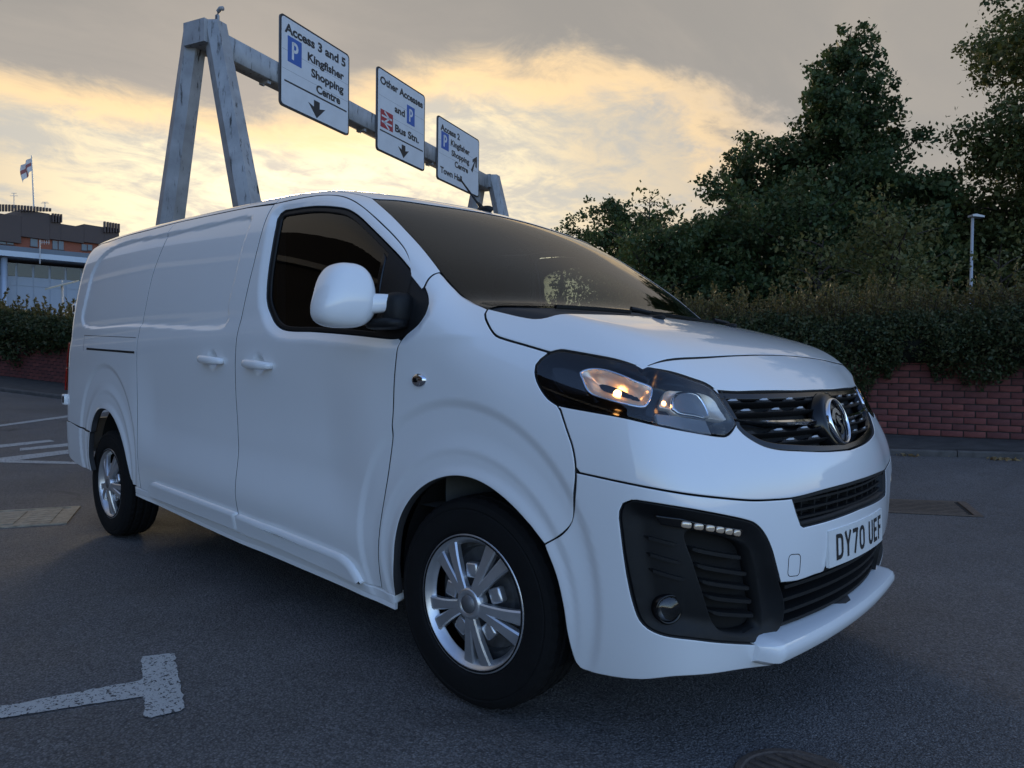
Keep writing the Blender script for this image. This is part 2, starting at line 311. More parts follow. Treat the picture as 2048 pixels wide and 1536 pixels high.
def side_w(x, z):
    w = W_Z(z)
    t = np.maximum(x+.35, 0); w = w-.045*t**2-.0408*np.maximum(x-.1, 0)**2
    t = np.maximum(-2.6-x, 0); w = w-.018*t**2
    w = w-.128*np.maximum(z-1.3, 0)*sst(-1.6, 0.0, x)
    lo = sst(.16, .30, z)
    w = w+arch_steps(x, z, (-.029, .448, .523), (.001, .397, .420), (.014, .369, .3695))*lo
    w = w+arch_steps(x, z, (-3.18, .571, .505), (-3.16, .50, .415), (-3.15, .4547, .3546))*lo
    fx = sst(-2.75, -2.40, x)*sst(-.42, -.78, x)
    zc = .60-.045*(x+1.5)
    w = w-.024*fx*sst(-.10, .13, z-zc)*sst(1.22, .80, z)-.012*fx*sst(-.10, -.26, z-zc)
    # handle scoops
    for hx, hz in ((-1.700, 1.106), (-1.262, 1.086)):
        w = w-.020*sst(.054, .012, np.hypot(x-hx, z-hz))
    sh = np.shape(w); w = np.array(w, float).reshape(-1); xf = np.broadcast_to(x, sh).reshape(-1); zf = np.broadcast_to(z, sh).reshape(-1)
    i = np.where((xf > -1.36) & (xf < -.1) & (zf > 1.09) & (zf < 1.84))[0]
    if len(i):
        d = poly_sd(np.c_[xf[i], zf[i]], WIN2); w[i] -= .020*sst(.052, -.004, d)**1.3
    i = np.where((xf > -3.8) & (xf < -1.4) & (zf > 1.2) & (zf < 1.88))[0]
    if len(i):
        d = poly_sd(np.c_[xf[i], zf[i]], CARGO2); w[i] -= .012*sst(.005, -.020, d)
    return w.reshape(sh)
def ws_x(y, z): return XW(np.maximum(z, 1.18))-.1889*y*y-np.where(z < 1.18, (1.18-z)*1.5, 0)
def roof_z(x, y): return ROOF_X(x)-.0408*(y/.75)**2
def hood_z(x, y): return HOOD(x)-.015*np.abs(y/.6)**2.09
def fas_x(y, z):
    a = np.abs(y); return FX(z)-.2245*a**2+.3435*np.maximum(a-.45, 0)**2
def body(P):
    x, y, z = P[..., 0], P[..., 1], P[..., 2]; a = np.abs(y)
    fs = a-side_w(x, z)
    fw = (x-ws_x(y, z))*.56
    fb = REAR(z)-x+.06*np.abs(y/.9)**4
    cab = smax(smax(fs, z-roof_z(x, y), .2457), fw, .16)
    ff = (x-fas_x(y, z))*.97
    sh = (a-.8582)*.62+(z-1.2625)*.76+x*.2367
    fro = smax(smax((z-hood_z(x, y))*.95, sh, .03+.08*sst(.30, .58, x)), ff, .12)
    fro = smax(fro, fs, .1091+.2136*sst(-.2, .5, x))
    return smax(smin(cab, fro, .06), fb, .16)
def grad(P, e=1.5e-3):
    g = np.stack([body(P+np.eye(3)[i]*e)-body(P-np.eye(3)[i]*e) for i in range(3)], -1)
    return g/np.linalg.norm(g, axis=-1, keepdims=True)
class Planar:
    def __init__(s, n, u, t0=2.6):
        s.n = np.array(n, float)/np.linalg.norm(n); u = np.array(u, float); u -= s.n*(u@s.n); s.u = u/np.linalg.norm(u); s.v = np.cross(s.n, s.u); s.t0 = t0
    def to2d(s, P): P = np.atleast_2d(P); return np.c_[P@s.u, P@s.v]
    def start(s, uv): return uv[:, :1]*s.u+uv[:, 1:]*s.v+s.n*s.t0, np.broadcast_to(-s.n, (len(uv), 3))
class Cyl:
    xc = -.1; r = .93
    def to2d(s, P): P = np.atleast_2d(P); return np.c_[np.arctan2(-P[:, 1], P[:, 0]-s.xc)*s.r, P[:, 2]]
    def start(s, uv):
        t = uv[:, 0]/s.r; d = np.c_[np.cos(t), -np.sin(t), 0*t]; return np.c_[s.xc+0*t, 0*t, uv[:, 1]]+d*1.5, -d
def solve(fr, uv):
    P, d = fr.start(np.asarray(uv, float)); P = P.copy()
    for i in range(45): P += d*(body(P)*.85)[:, None]
    for i in range(3):
        f0 = body(P); f1 = body(P+d*1e-4); k = (f1-f0)/1e-4; k = np.where(np.abs(k) < .15, -.15, k); P -= d*np.clip(f0/k, -.01, .01)[:, None]
    return P
def snap(P):
    """closest point on the body along the gradient"""
    P = np.atleast_2d(np.array(P, float)).copy()
    for i in range(6): P -= grad(P)*body(P)[:, None]*.95
    return P, grad(P)
FS = Planar((0, -1, 0), (1, 0, 0)); FT = Planar((0, 0, 1), (1, 0, 0)); FC = Cyl()
FPIL = Planar((.25, -.70, .66), (1, 0, 0)); FHEAD = Planar((.62, -.76, .2), (.7, .6, 0)); FFOG = Planar((.76, -.65, 0), (.6, .7, 0)); FHDR = Planar((.62, 0, .78), (0, 1, 0)); FREAR = Planar((-1, 0, 0), (0, -1, 0), 4.8)
def resample(poly, step):
    Q = np.r_[poly, poly[:1]]; s = np.r_[0, np.cumsum(np.linalg.norm(np.diff(Q, axis=0), axis=1))]
    keep = np.r_[True, np.diff(s) > 1e-6]; Q = Q[keep]; s = s[keep]; n = max(int(s[-1]/step), 8)
    # keep the corners: sample every segment separately
    out = []
    for a, b in zip(Q[:-1], Q[1:]):
        m = max(int(math.ceil(np.linalg.norm(b-a)/step)), 1)
        out += [a+(b-a)*k/m for k in range(m)]
    out = np.array(out); d = np.linalg.norm(out-np.roll(out, 1, 0), axis=1); return out[d > step*.15]
def area2(p): return .5*np.sum(p[:, 0]*np.roll(p[:, 1], -1)-np.roll(p[:, 0], -1)*p[:, 1])
def inset(p, d):
    """p counter-clockwise; move inward by d"""
    a = p-np.roll(p, 1, 0); b = np.roll(p, -1, 0)-p; a /= np.linalg.norm(a, axis=1)[:, None]+1e-12; b /= np.linalg.norm(b, axis=1)[:, None]+1e-12
    na = np.c_[-a[:, 1], a[:, 0]]; nb = np.c_[-b[:, 1], b[:, 0]]; n = na+nb; l = np.linalg.norm(n, axis=1)[:, None]; n /= l+1e-9
    c = np.clip((n*na).sum(1), .5, 1)[:, None]; return p+n*d/c
def panel(fr, loop, holes=(), gap=.0028, off=0.0, grid=.02, ring=.003, drop=.0012, depth=.032, dish=None, step=.012, back=False):
    """trimmed patch of the body with turned-in edges; returns verts, faces, normals"""
    loops = []
    for k, l in enumerate([loop]+list(holes)):
        q = fr.to2d(l) if np.shape(l)[1] == 3 else np.array(l, float)
        q = resample(q, step)
        if (area2(q) > 0) != (k == 0): q = q[::-1]
        loops.append(q)
    P0 = [inset(q, gap) for q in loops]; P1 = [inset(q, ring) for q in P0]
    lo = P1[0].min(0); hi = P1[0].max(0)
    gx, gy = np.meshgrid(np.arange(lo[0]+grid/2, hi[0], grid), np.arange(lo[1]+grid/2, hi[1], grid)); gx[::2] += grid/2
    G = np.c_[gx.ravel(), gy.ravel()]
    ok = poly_sd(G, P1[0]) < -grid*.45
    for q in P1[1:]: ok &= poly_sd(G, q) > grid*.45
    G = G[ok]
    pts = np.concatenate(P1+[G]); edges = []; k = 0
    for q in P1: n = len(q); edges += [(k+i, k+(i+1) % n) for i in range(n)]; k += n
    vo, eo, fo, *_ = delaunay_2d_cdt([Vector(p) for p in pts], edges, [], 0, 1e-6)
    V2 = np.array([tuple(v) for v in vo]); F = np.array([f for f in fo if len(f) == 3])
    c = V2[F].mean(1); ok = poly_sd(c, P1[0]) < 0
    for q in P1[1:]: ok &= poly_sd(c, q) > 0
    F = F[ok]
    def lift(uv, o):
        P = solve(fr, uv); n = grad(P)
        oo = np.full(len(uv), o, float)
        if dish is not None: oo = oo+dish(uv, -poly_sd(uv, P0[0]))
        return P+n*oo[:, None], n
    V, Nn = lift(V2, off); V = list(V); Nn = list(Nn)
    if dish is not None:      # normals from the displaced surface
        Va = np.array(V); fn = np.cross(Va[F[:, 1]]-Va[F[:, 0]], Va[F[:, 2]]-Va[F[:, 0]]); vn = np.zeros_like(Va)
        for j in range(3): np.add.at(vn, F[:, j], fn)
        vn /= np.linalg.norm(vn, axis=1)[:, None]+1e-12; s = np.sign((vn*np.array(Nn)).sum(1))[:, None]; Nn = list(vn*np.where(s == 0, 1, s))
    # orient outwards
    Va = np.array(V); flip = (np.cross(Va[F[:, 1]]-Va[F[:, 0]], Va[F[:, 2]]-Va[F[:, 0]])*np.array(Nn)[F[:, 0]]).sum() < 0
    F = [tuple(f[::-1]) if flip else tuple(f) for f in F]
    flag = [0]*len(F)
    if ring > 0:
        for q0, q1 in zip(P0, P1):
            n = len(q0); A3, nA = lift(q1, off); B3, nB = lift(q0, off)
            ai = [int(((V2-p)**2).sum(1).argmin()) for p in q1]
            od = B3-A3; od -= nB*(od*nB).sum(1)[:, None]; od /= np.linalg.norm(od, axis=1)[:, None]+1e-9
            k = len(V)-n; V += list(B3-nB*drop)+list(B3-nB*depth)
            nb = nB+.8*od; nb /= np.linalg.norm(nb, axis=1)[:, None]; Nn += list(nb)+list(od)
            for i in range(n):
                j = (i+1) % n
                for r in (0, n):
                    f = (ai[i], ai[j], k+n+j, k+n+i) if r == 0 else (k+r+i, k+r+j, k+r+n+j, k+r+n+i); p, q_, s_ = (np.array(V[f[t]]) for t in (0, 1, 2))
                    fn = np.cross(q_-p, s_-p); F.append(f if fn@(np.array(Nn[f[0]])+np.array(Nn[f[2]])) > 0 else f[::-1]); flag.append(1 if r else 0)
    return np.array(V), F, np.array(Nn), flag
def flipY(d): V, F, n = d[:3]; s = np.array([1, -1, 1]); return V*s, [f[::-1] for f in F], n*s, d[3]
def put(name, d, m, parent, mirror=False, seam=True):
    o = []
    for dd in ([d, flipY(d)] if mirror else [d]):
        me = mesh(name, *dd[:2], normals=dd[2])
        if m is PAINT and seam: me.materials.append(PAINT); me.materials.append(SEAM); me.polygons.foreach_set('material_index', dd[3]); o.append(link(name, me, None, parent))
        else: o.append(link(name, me, m, parent))
    return o
def rrect_(w, h, r, n=5): return [(cx+r*math.cos(a), cy+r*math.sin(a)) for cx, cy, a0 in ((w/2-r, h/2-r, 0), (-w/2+r, h/2-r, 90), (-w/2+r, -h/2+r, 180), (w/2-r, -h/2+r, 270)) for a in np.radians(np.linspace(a0, a0+90, n))]
def mir(P): return np.array(P)*[1, -1, 1]
def both_mesh(name, me, m, parents, mirror=True):
    """a mesh on the van's right side and its mirror image on the left"""
    if not isinstance(parents, (list, tuple)): parents = [parents, parents]
    o = [link(name, me, m, parents[0])]
    if mirror:
        m2 = me.copy(); co = np.empty(len(m2.vertices)*3); m2.vertices.foreach_get('co', co); co[1::3] *= -1; m2.vertices.foreach_set('co', co)
        m2.flip_normals(); o.append(link(name, m2, None, parents[1]))
    return o
def sweep(mb, P, nrm, h0, h1, d0, d1, zdir=(0, 0, 1), taper=False):
    """bar along P; section spans zdir*(h0..h1) and nrm*(d0..d1)"""
    P = np.array(P); z = np.array(zdir, float); V = []; F = []; n = len(P)
    for i in range(n):
        f = 1.0
        if taper: f = min(1, min(i, n-1-i)/(n*.12)+.25)
        for a, b in ((h0, d0), (h1, d0), (h1, d1), (h0, d1)): V.append(P[i]+z*a*f+nrm[i]*(b if b == min(d0, d1) else d0+(d1-d0)*f))
    for i in range(n-1):
        for j in range(4): F.append((4*i+j, 4*i+(j+1) % 4, 4*i+4+(j+1) % 4, 4*i+4+j))
    F += [(0, 1, 2, 3), (4*n-4, 4*n-1, 4*n-2, 4*n-3)]
    mb.add(V, F)

# --------------------------------------------------- van materials
PAINT = mat('white paint', (.80, .815, .83), .38, coat=1.0, noise_amt=.012, noise_scale=2.5)
SEAM = mat('panel gap shade and scuttle black', (.02, .02, .022), .8)  # black put on turned-in edges as panel-gap shade; also the scuttle's own colour
PLAST = mat('black plastic', (.0055, .006, .0068), .55, spec=.35, noise_amt=.15, noise_scale=60, bump=.12, bump_scale=700)
GLOSSB = mat('gloss black', (.004, .004, .0045), .16, spec=.4)
RUBBER = mat('tyre rubber', (.0055, .0055, .006), .8, spec=.25, noise_amt=.25, noise_scale=40, bump=.25, bump_scale=260)
DARK = mat('dark cavity', (.004, .004, .0045), .9)
DKCHROME = mat('dark chrome', (.20, .205, .215), .12, metal=1)
CHROME = mat('chrome', (.82, .83, .85), .07, metal=1)
ALLOY = mat('silver wheel trim', (.60, .61, .63), .30, metal=.8, coat=.3, noise_amt=.05, noise_scale=30)
STEEL = mat('steel wheel', (.20, .205, .215), .45, metal=.6, noise_amt=.2, noise_scale=40)
LINER = mat('cabin trim', (.07, .073, .072), .75, noise_amt=.1, noise_scale=50)
SEATC = mat('seat cloth', (.03, .031, .034), .95, bump=.4, bump_scale=500)
RED = mat('red lens', (.35, .008, .01), .12, coat=.6)
WARMREF = mat('bulb-warmed reflector', (.88, .78, .64), .34, metal=.6)  # silver reflector, with the bulb's warm glow put into its base colour
GREYL = mat('grey lamp insert', (.22, .24, .27), .22, coat=.4)
PLATE = mat('plate white', (.72, .73, .72), .35, coat=.3, noise_amt=.03, noise_scale=30)
INK = mat('plate black', (.012, .012, .013), .5)
BULB = mat('lit bulb', (1, .7, .4), .4, emit=((1, .45, .13), 6))
LED = mat('led cell', (.42, .40, .36), .12, metal=.6, emit=((1, .86, .62), .02))
SATIN = mat('satin silver', (.34, .35, .37), .3, metal=.6)
def glass_mat(name, tint, refl=1.0, rough=.0, ior=1.5):
    m = bpy.data.materials.new(name); m.use_nodes = True; t = m.node_tree; t.nodes.clear()
    o = t.nodes.new('ShaderNodeOutputMaterial'); mx = t.nodes.new('ShaderNodeMixShader'); tr = t.nodes.new('ShaderNodeBsdfTransparent'); gl = t.nodes.new('ShaderNodeBsdfGlossy'); fr = t.nodes.new('ShaderNodeFresnel')
    tr.inputs[0].default_value = (*tint, 1); gl.inputs['Roughness'].default_value = rough; fr.inputs['IOR'].default_value = ior
    sc = t.nodes.new('ShaderNodeMath'); sc.operation = 'MULTIPLY'; sc.use_clamp = True; sc.inputs[1].default_value = refl; t.links.new(fr.outputs[0], sc.inputs[0])
    t.links.new(sc.outputs[0], mx.inputs[0]); t.links.new(tr.outputs[0], mx.inputs[1]); t.links.new(gl.outputs[0], mx.inputs[2]); t.links.new(mx.outputs[0], o.inputs[0]); return m
WSG = glass_mat('windscreen glass', (.80, .88, .83), 1.0)
FARG = glass_mat('side glass', (.34, .38, .35), 1.0)
DIMG = glass_mat('darkened near glass', (.13, .14, .15), 1.0)  # near door window darkened in its tint for the dim cabin and reflection
CLEAR = glass_mat('clear lens', (.93, .94, .95), 1.5)
# ================================================================== THE PLACE
def at(px, py, depth):
    """point seen at a place of the photograph, a given distance away"""
    return np.array(CAM + (_f + _r2*((px-1024)/1442.8) - _u2*((py-768)/1442.8))*depth)
def rmp(t, w): t = np.maximum(t, 0); return np.where(t < w, t*t/(2*w), t-w/2)
def gz(x, y):
    x = np.asarray(x, float); y = np.asarray(y, float)
    return .058*np.minimum(rmp(-x-4.5, 4), 14)+.085*np.minimum(rmp(y-2.8, 2.), 3.2)/(1+np.exp(-(x+7.)))
# ---- materials of the place
def asphalt():
    m = bpy.data.materials.new('asphalt'); m.use_nodes = True; t = m.node_tree; b = t.nodes['Principled BSDF']
    def nz(s, d=6, r=.6, di=0.):
        n = t.nodes.new('ShaderNodeTexNoise'); n.inputs['Scale'].default_value = s; n.inputs['Detail'].default_value = d; n.inputs['Roughness'].default_value = r; n.inputs['Distortion'].default_value = di; t.links.new(tcn.outputs['Object'], n.inputs['Vector']); return n.outputs[0]
    def vor(s, feat='F1'):
        n = t.nodes.new('ShaderNodeTexVoronoi'); n.inputs['Scale'].default_value = s; n.feature = feat; t.links.new(tcn.outputs['Object'], n.inputs['Vector']); return n
    def mr(v, a, b_, c, d):
        n = t.nodes.new('ShaderNodeMapRange'); t.links.new(v, n.inputs[0])
        for i, q in enumerate((a, b_, c, d)): n.inputs[i+1].default_value = q
        return n.outputs[0]
    def ma(op, a, b_):
        n = t.nodes.new('ShaderNodeMath'); n.operation = op
        for i, v in enumerate((a, b_)):
            if isinstance(v, (int, float)): n.inputs[i].default_value = v
            else: t.links.new(v, n.inputs[i])
        return n.outputs[0]
    tcn = t.nodes.new('ShaderNodeTexCoord')
    v1 = vor(150); v2 = vor(95); big = nz(.55, 5, .6, .3); midn = nz(3.2, 5, .6); fin = nz(320, 3)
    sepc = t.nodes.new('ShaderNodeSeparateColor'); t.links.new(v1.outputs['Color'], sepc.inputs[0])
    stone = mr(sepc.outputs[0], .0, 1, .60, 1.35)
    sp = mr(sepc.outputs[1], .985, .992, 0, 1)                      # rare pale chippings
    k = ma('MULTIPLY', stone, ma('MULTIPLY', mr(big, .3, .7, .80, 1.22), mr(midn, .25, .75, .84, 1.18)))
    k = ma('MULTIPLY', k, mr(v1.outputs['Distance'], .1, .75, 1.15, .55))
    rgb = t.nodes.new('ShaderNodeVectorMath'); rgb.operation = 'SCALE'; rgb.inputs[0].default_value = (.150, .143, .140); t.links.new(k, rgb.inputs['Scale'])
    # dark oil stains: large soft blots
    st = nz(.9, 3, .5, .8); stm = mr(st, .62, .72, 1, .45)
    r2 = t.nodes.new('ShaderNodeVectorMath'); r2.operation = 'SCALE'; t.links.new(rgb.outputs[0], r2.inputs[0]); t.links.new(stm, r2.inputs['Scale'])
    mx = t.nodes.new('ShaderNodeMix'); mx.data_type = 'RGBA'; t.links.new(sp, mx.inputs[0]); t.links.new(r2.outputs[0], mx.inputs[6]); mx.inputs[7].default_value = (.22, .21, .20, 1)
    t.links.new(mx.outputs[2], b.inputs['Base Color'])
    rg = mr(midn, .3, .7, .62, .85); t.links.new(rg, b.inputs['Roughness']); b.inputs['Specular IOR Level'].default_value = .35
    h = ma('ADD', ma('MULTIPLY', v1.outputs['Distance'], -1.0), ma('ADD', ma('MULTIPLY', v2.outputs['Distance'], -.6), ma('MULTIPLY', fin, .3)))
    bp = t.nodes.new('ShaderNodeBump'); bp.inputs['Strength'].default_value = .9; bp.inputs['Distance'].default_value = .004; t.links.new(h, bp.inputs['Height']); t.links.new(bp.outputs[0], b.inputs['Normal'])
    return m
ASPH = asphalt()
def worn_paint(name, col, cover):
    m = bpy.data.materials.new(name); m.use_nodes = True; t = m.node_tree; b = t.nodes['Principled BSDF']; tcn = t.nodes.new('ShaderNodeTexCoord')
    n = t.nodes.new('ShaderNodeTexNoise'); n.inputs['Scale'].default_value = 55; n.inputs['Detail'].default_value = 7; n.inputs['Roughness'].default_value = .7; t.links.new(tcn.outputs['Object'], n.inputs['Vector'])
    v = t.nodes.new('ShaderNodeTexVoronoi'); v.inputs['Scale'].default_value = 150; t.links.new(tcn.outputs['Object'], v.inputs['Vector'])
    a = t.nodes.new('ShaderNodeMath'); a.operation = 'ADD'; a.inputs[1].default_value = 0; mu = t.nodes.new('ShaderNodeMath'); mu.operation = 'MULTIPLY'; mu.inputs[1].default_value = .35; t.links.new(v.outputs['Distance'], mu.inputs[0]); t.links.new(n.outputs[0], a.inputs[0]); t.links.new(mu.outputs[0], a.inputs[1])
    r = t.nodes.new('ShaderNodeMapRange'); r.inputs[1].default_value = cover; r.inputs[2].default_value = cover+.05; t.links.new(a.outputs[0], r.inputs[0])
    n2 = t.nodes.new('ShaderNodeTexNoise'); n2.inputs['Scale'].default_value = 9; n2.inputs['Detail'].default_value = 6; t.links.new(tcn.outputs['Object'], n2.inputs['Vector'])
    c0 = t.nodes.new('ShaderNodeMix'); c0.data_type = 'RGBA'; t.links.new(n2.outputs[0], c0.inputs[0]); c0.inputs[6].default_value = (*[c*.75 for c in col], 1); c0.inputs[7].default_value = (*col, 1)
    c1 = t.nodes.new('ShaderNodeMix'); c1.data_type = 'RGBA'; t.links.new(r.outputs[0], c1.inputs[0]); t.links.new(c0.outputs[2], c1.inputs[6]); c1.inputs[7].default_value = (.045, .045, .047, 1)
    t.links.new(c1.outputs[2], b.inputs['Base Color']); b.inputs['Roughness'].default_value = .8
    bp = t.nodes.new('ShaderNodeBump'); bp.inputs['Strength'].default_value = .7; bp.inputs['Distance'].default_value = .003; t.links.new(v.outputs['Distance'], bp.inputs['Height']); bp.invert = True; t.links.new(bp.outputs[0], b.inputs['Normal'])
    return m
WORN = worn_paint('worn road paint', (.50, .50, .48), .74)
CONC = mat('kerb concrete', (.085, .080, .076), .9, noise_amt=.35, noise_scale=9, bump=.6, bump_scale=120)
PAVE = mat('footway tarmac', (.055, .052, .05), .95, noise_amt=.35, noise_scale=6, bump=.6, bump_scale=160)
BRICK = [mat('red brick', c, .9, noise_amt=.28, noise_scale=14, bump=.5, bump_scale=90) for c in ((.155, .048, .044), (.135, .044, .041), (.17, .053, .046), (.12, .042, .040))]
MORTAR = mat('mortar', (.028, .022, .021), .95, noise_amt=.3, noise_scale=30)
IRON = mat('cast iron', (.13, .10, .08), .65, metal=.35, noise_amt=.35, noise_scale=25, bump=.4, bump_scale=150)
HOLE = mat('drain shadow', (.008, .007, .006), .9)
COVER = mat('worn cover', (.30, .26, .20), .7, metal=.15, noise_amt=.35, noise_scale=18, bump=.4, bump_scale=120)
# ---- ground: one sheet to the horizon, finer near the van
def axis_pts(near, far, n, m):
    a = np.linspace(-near, near, n); b = near*(far/near)**(np.arange(1, m+1)/m); return np.r_[-b[::-1], a, b]
gx = axis_pts(30, 900, 161, 14); gyv = axis_pts(30, 900, 161, 14)
XX, YY = np.meshgrid(gx, gyv); ZZ = gz(XX, YY); n_ = len(gx)
V = np.c_[XX.ravel(), YY.ravel(), ZZ.ravel()]; I = np.arange(n_*n_).reshape(n_, n_)
F = np.c_[I[:-1, :-1].ravel(), I[:-1, 1:].ravel(), I[1:, 1:].ravel(), I[1:, :-1].ravel()]
tag(link('ground', mesh('ground', V, F, smooth=True), ASPH), kind='structure')
def sheet(name, poly, z, m, res=.08, kind='structure', rag=0.0):
    """thin draped sheet from a polygon (x, y)"""
    P = resample_xy(np.array(poly, float), res)
    if rag: P = P+rng.normal(0, rag, P.shape)
    lo, hi = P.min(0), P.max(0); G = [(a, b) for a in np.arange(lo[0], hi[0], max(res, (hi-lo).max()/60)) for b in np.arange(lo[1], hi[1], max(res, (hi-lo).max()/60))]
    k = len(P); vo, eo, fo, *_ = delaunay_2d_cdt([Vector(p) for p in P]+[Vector(g) for g in G], [(i, (i+1) % k) for i in range(k)], [], 1, 1e-6)
    V = np.array([tuple(v) for v in vo]); V = np.c_[V, gz(V[:, 0], V[:, 1])+z]
    F = [f if np.cross((V[f[1]]-V[f[0]])[:2], (V[f[2]]-V[f[0]])[:2]) > 0 else f[::-1] for f in fo]
    return V, F
def resample_xy(P, step):
    out = []
    for a, b in zip(P, np.roll(P, -1, 0)):
        m = max(int(np.linalg.norm(b-a)/step), 1); out += [a+(b-a)*k/m for k in range(m)]
    return np.array(out)
def marking(name, poly, rag=.003, res=.02):
    V, F = sheet(name, poly, .004, None, res, rag=rag); return tag(link(name, mesh(name, V, F), WORN), kind='structure')
# T-shaped bay marking in front, hatching and kerb lines at the back
def quadline(a, b, w):
    a, b = np.array(a, float), np.array(b, float); d = (b-a)/np.linalg.norm(b-a); n = np.array([-d[1], d[0]])*w/2; return [a+n, a-n, b-n, b+n]
Tc = np.array([(-1.145, -1.477), (-1.105, -1.395), (-1.085, -1.383), (-.70, -1.515), (-.632, -1.54), (-.622, -1.556), (-.640, -1.640), (-.66, -1.645), (-.805, -1.598), (-.93, -1.886), (-.961, -1.952), (-1.6, -3.35), (-1.74, -3.32), (-1.049, -1.934), (-.935, -1.553)])
marking('bay_marking', Tc)
marking('bay_line', [(-8.579, -.372), (-8.757, .187), (-8.60, .20), (-8.348, -.42), (-8.6, -1.2), (-8.85, -1.2)], res=.05)
marking('bay_line', [(-8.218, -.254), (-8.385, .279), (-8.6, .95), (-8.35, .93), (-8.142, .222), (-8.029, -.297)], res=.05)
marking('bay_line', [(-7.60, -.62), (-7.87, .147), (-8.2, 1.0), (-7.9, .95), (-7.57, .064), (-7.311, -.60)], res=.05)
marking('bay_line', [(-7.9, -1.3), (-7.481, -.60), (-6.967, -.043), (-6.777, -.059), (-7.335, -.68), (-7.75, -1.35)], res=.05)
marking('edge_line', [(-10.425, .011), (-11.21, 1.024), (-12.2, 2.3), (-11.95, 2.3), (-10.97, .96), (-10.23, -.03), (-9.6, -.9), (-9.8, -.9)], res=.06)
# ---- kerb, footway and brick wall along the far edge
WD = np.array([.9605, .2785]); W0 = np.array([.31, 7.49])            # wall line
def wpt(s, o=0.0): return W0+WD*s+np.array([-WD[1], WD[0]])*o        # o > 0: away from the van
KD = np.array([.9497, .3131]); K0 = np.array([-.10, 6.24])
def kpt(s, o=0.0): return K0+KD*s+np.array([-KD[1], KD[0]])*o
foot = [kpt(s, .10) for s in np.linspace(9, -30, 60)]+[wpt(s, .1) for s in np.linspace(-30, 9, 60)]
V, F = sheet('footway', foot, .064, None, .5); tag(link('footway', mesh('footway', V, F), PAVE), kind='structure')
kerb = tag(empty('kerb', (*K0, 0)), kind='structure'); 
for k, s in enumerate(np.arange(-21, 6, .914)):
    a, b = kpt(s+.004), kpt(s+.910); mb = MB(); Vv = []
    for q in (a, b):
        nn = np.array([-KD[1], KD[0]]); z = float(gz(*q))
        for o, h in ((0, -.1), (0, .050), (.012, .067), (.13, .068), (.13, -.1)): p = q+nn*o; Vv.append((p[0]-K0[0], p[1]-K0[1], z+h+rng.normal(0, .0015)))
    mb.add(Vv, [(0, 1, 6, 5), (1, 2, 7, 6), (2, 3, 8, 7), (3, 4, 9, 8), (0, 5, 9, 4), (0, 4, 3, 2, 1), (5, 6, 7, 8, 9)]); mb.build('kerb_stone', CONC, kerb)
wall = tag(empty('brick_wall', (*wpt(0), float(gz(*wpt(0))))), 'low red brick retaining wall under the trailing hedge', 'wall')
wz = lambda s: float(gz(*wpt(s)))+.062
def wall_core():
    mb = MB(); ss = np.linspace(8, -32, 60); V = []; F = []
    for s in ss:
        z = wz(s)
        for o, h in ((.008, -.3), (.008, .96), (.21, .96), (.21, -.3)): q = wpt(s, o); V.append((q[0], q[1], z+h))
    for i in range(59):
        for j in range(4): F.append((4*i+j, 4*i+(j+1) % 4, 4*i+4+(j+1) % 4, 4*i+4+j))
    mb.add(V, F); return mb
wloc = -np.array(wall.location)
def loc_mesh(mb): mb.v = [tuple(np.array(v)+wloc) for v in mb.v]; return mb
loc_mesh(wall_core()).build('wall_core', MORTAR, wall)
CO = .0775; BL = .2275
bm_ = MB(); bm_.box((0, .05, 0), (.2165, .10, .0665)); bme = [bevel_mesh(bm_.mesh('brick'), .004, 1) for _ in range(4)]
for q, m in zip(bme, BRICK): q.materials.append(m)
rest = MB(); ang = math.atan2(WD[1], WD[0]); nb = 0
for r in range(12):
    for k in range(-118, 30):
        s = k*BL+(r % 2)*BL/2; z = wz(s)+.045+r*CO; q = wpt(s, 0)
        near = -1.95 < s < 3.3
        if near and nb < 300:
            o = bpy.data.objects.new('brick', bme[rng.integers(4)]); COL.objects.link(o); o.parent = wall; o.location = np.array([q[0], q[1], z])+wloc+rng.normal(0, .0012, 3); o.rotation_euler = (rng.normal(0, .004), rng.normal(0, .004), ang+rng.normal(0, .004)); nb += 1
        elif s < 7:
            rest.box(np.array([q[0], q[1], z])+np.array([-WD[1], WD[0], 0])*.05, (.2165, .10, .0665), ang, int(rng.integers(4)))
tag(loc_mesh(rest).build('brick_courses', BRICK, wall), kind='stuff')
# ---- foliage
def leaf_mat(name, cols, trans=.35):
    m = bpy.data.materials.new(name); m.use_nodes = True; t = m.node_tree; t.nodes.clear()
    o = t.nodes.new('ShaderNodeOutputMaterial'); g = t.nodes.new('ShaderNodeNewGeometry'); r = t.nodes.new('ShaderNodeValToRGB')
    r.color_ramp.elements[0].color = (*cols[0], 1); r.color_ramp.elements[1].color = (*cols[-1], 1)
    for i, c in enumerate(cols[1:-1]): e = r.color_ramp.elements.new((i+1)/(len(cols)-1)); e.color = (*c, 1)
    t.links.new(g.outputs['Random Per Island'], r.inputs[0])
    d = t.nodes.new('ShaderNodeBsdfPrincipled'); d.inputs['Roughness'].default_value = .55; d.inputs['Specular IOR Level'].default_value = .3; tr = t.nodes.new('ShaderNodeBsdfTranslucent'); mx = t.nodes.new('ShaderNodeMixShader'); mx.inputs[0].default_value = trans
    t.links.new(r.outputs[0], d.inputs['Base Color']); t.links.new(r.outputs[0], tr.inputs[0]); t.links.new(d.outputs[0], mx.inputs[1]); t.links.new(tr.outputs[0], mx.inputs[2]); t.links.new(mx.outputs[0], o.inputs[0]); return m
LEAF_D = leaf_mat('dark tree leaf', [(0.029, 0.0551, 0.0203), (0.0493, 0.0841, 0.029), (0.0725, 0.1044, 0.0348), (0.0899, 0.1015, 0.0377)])
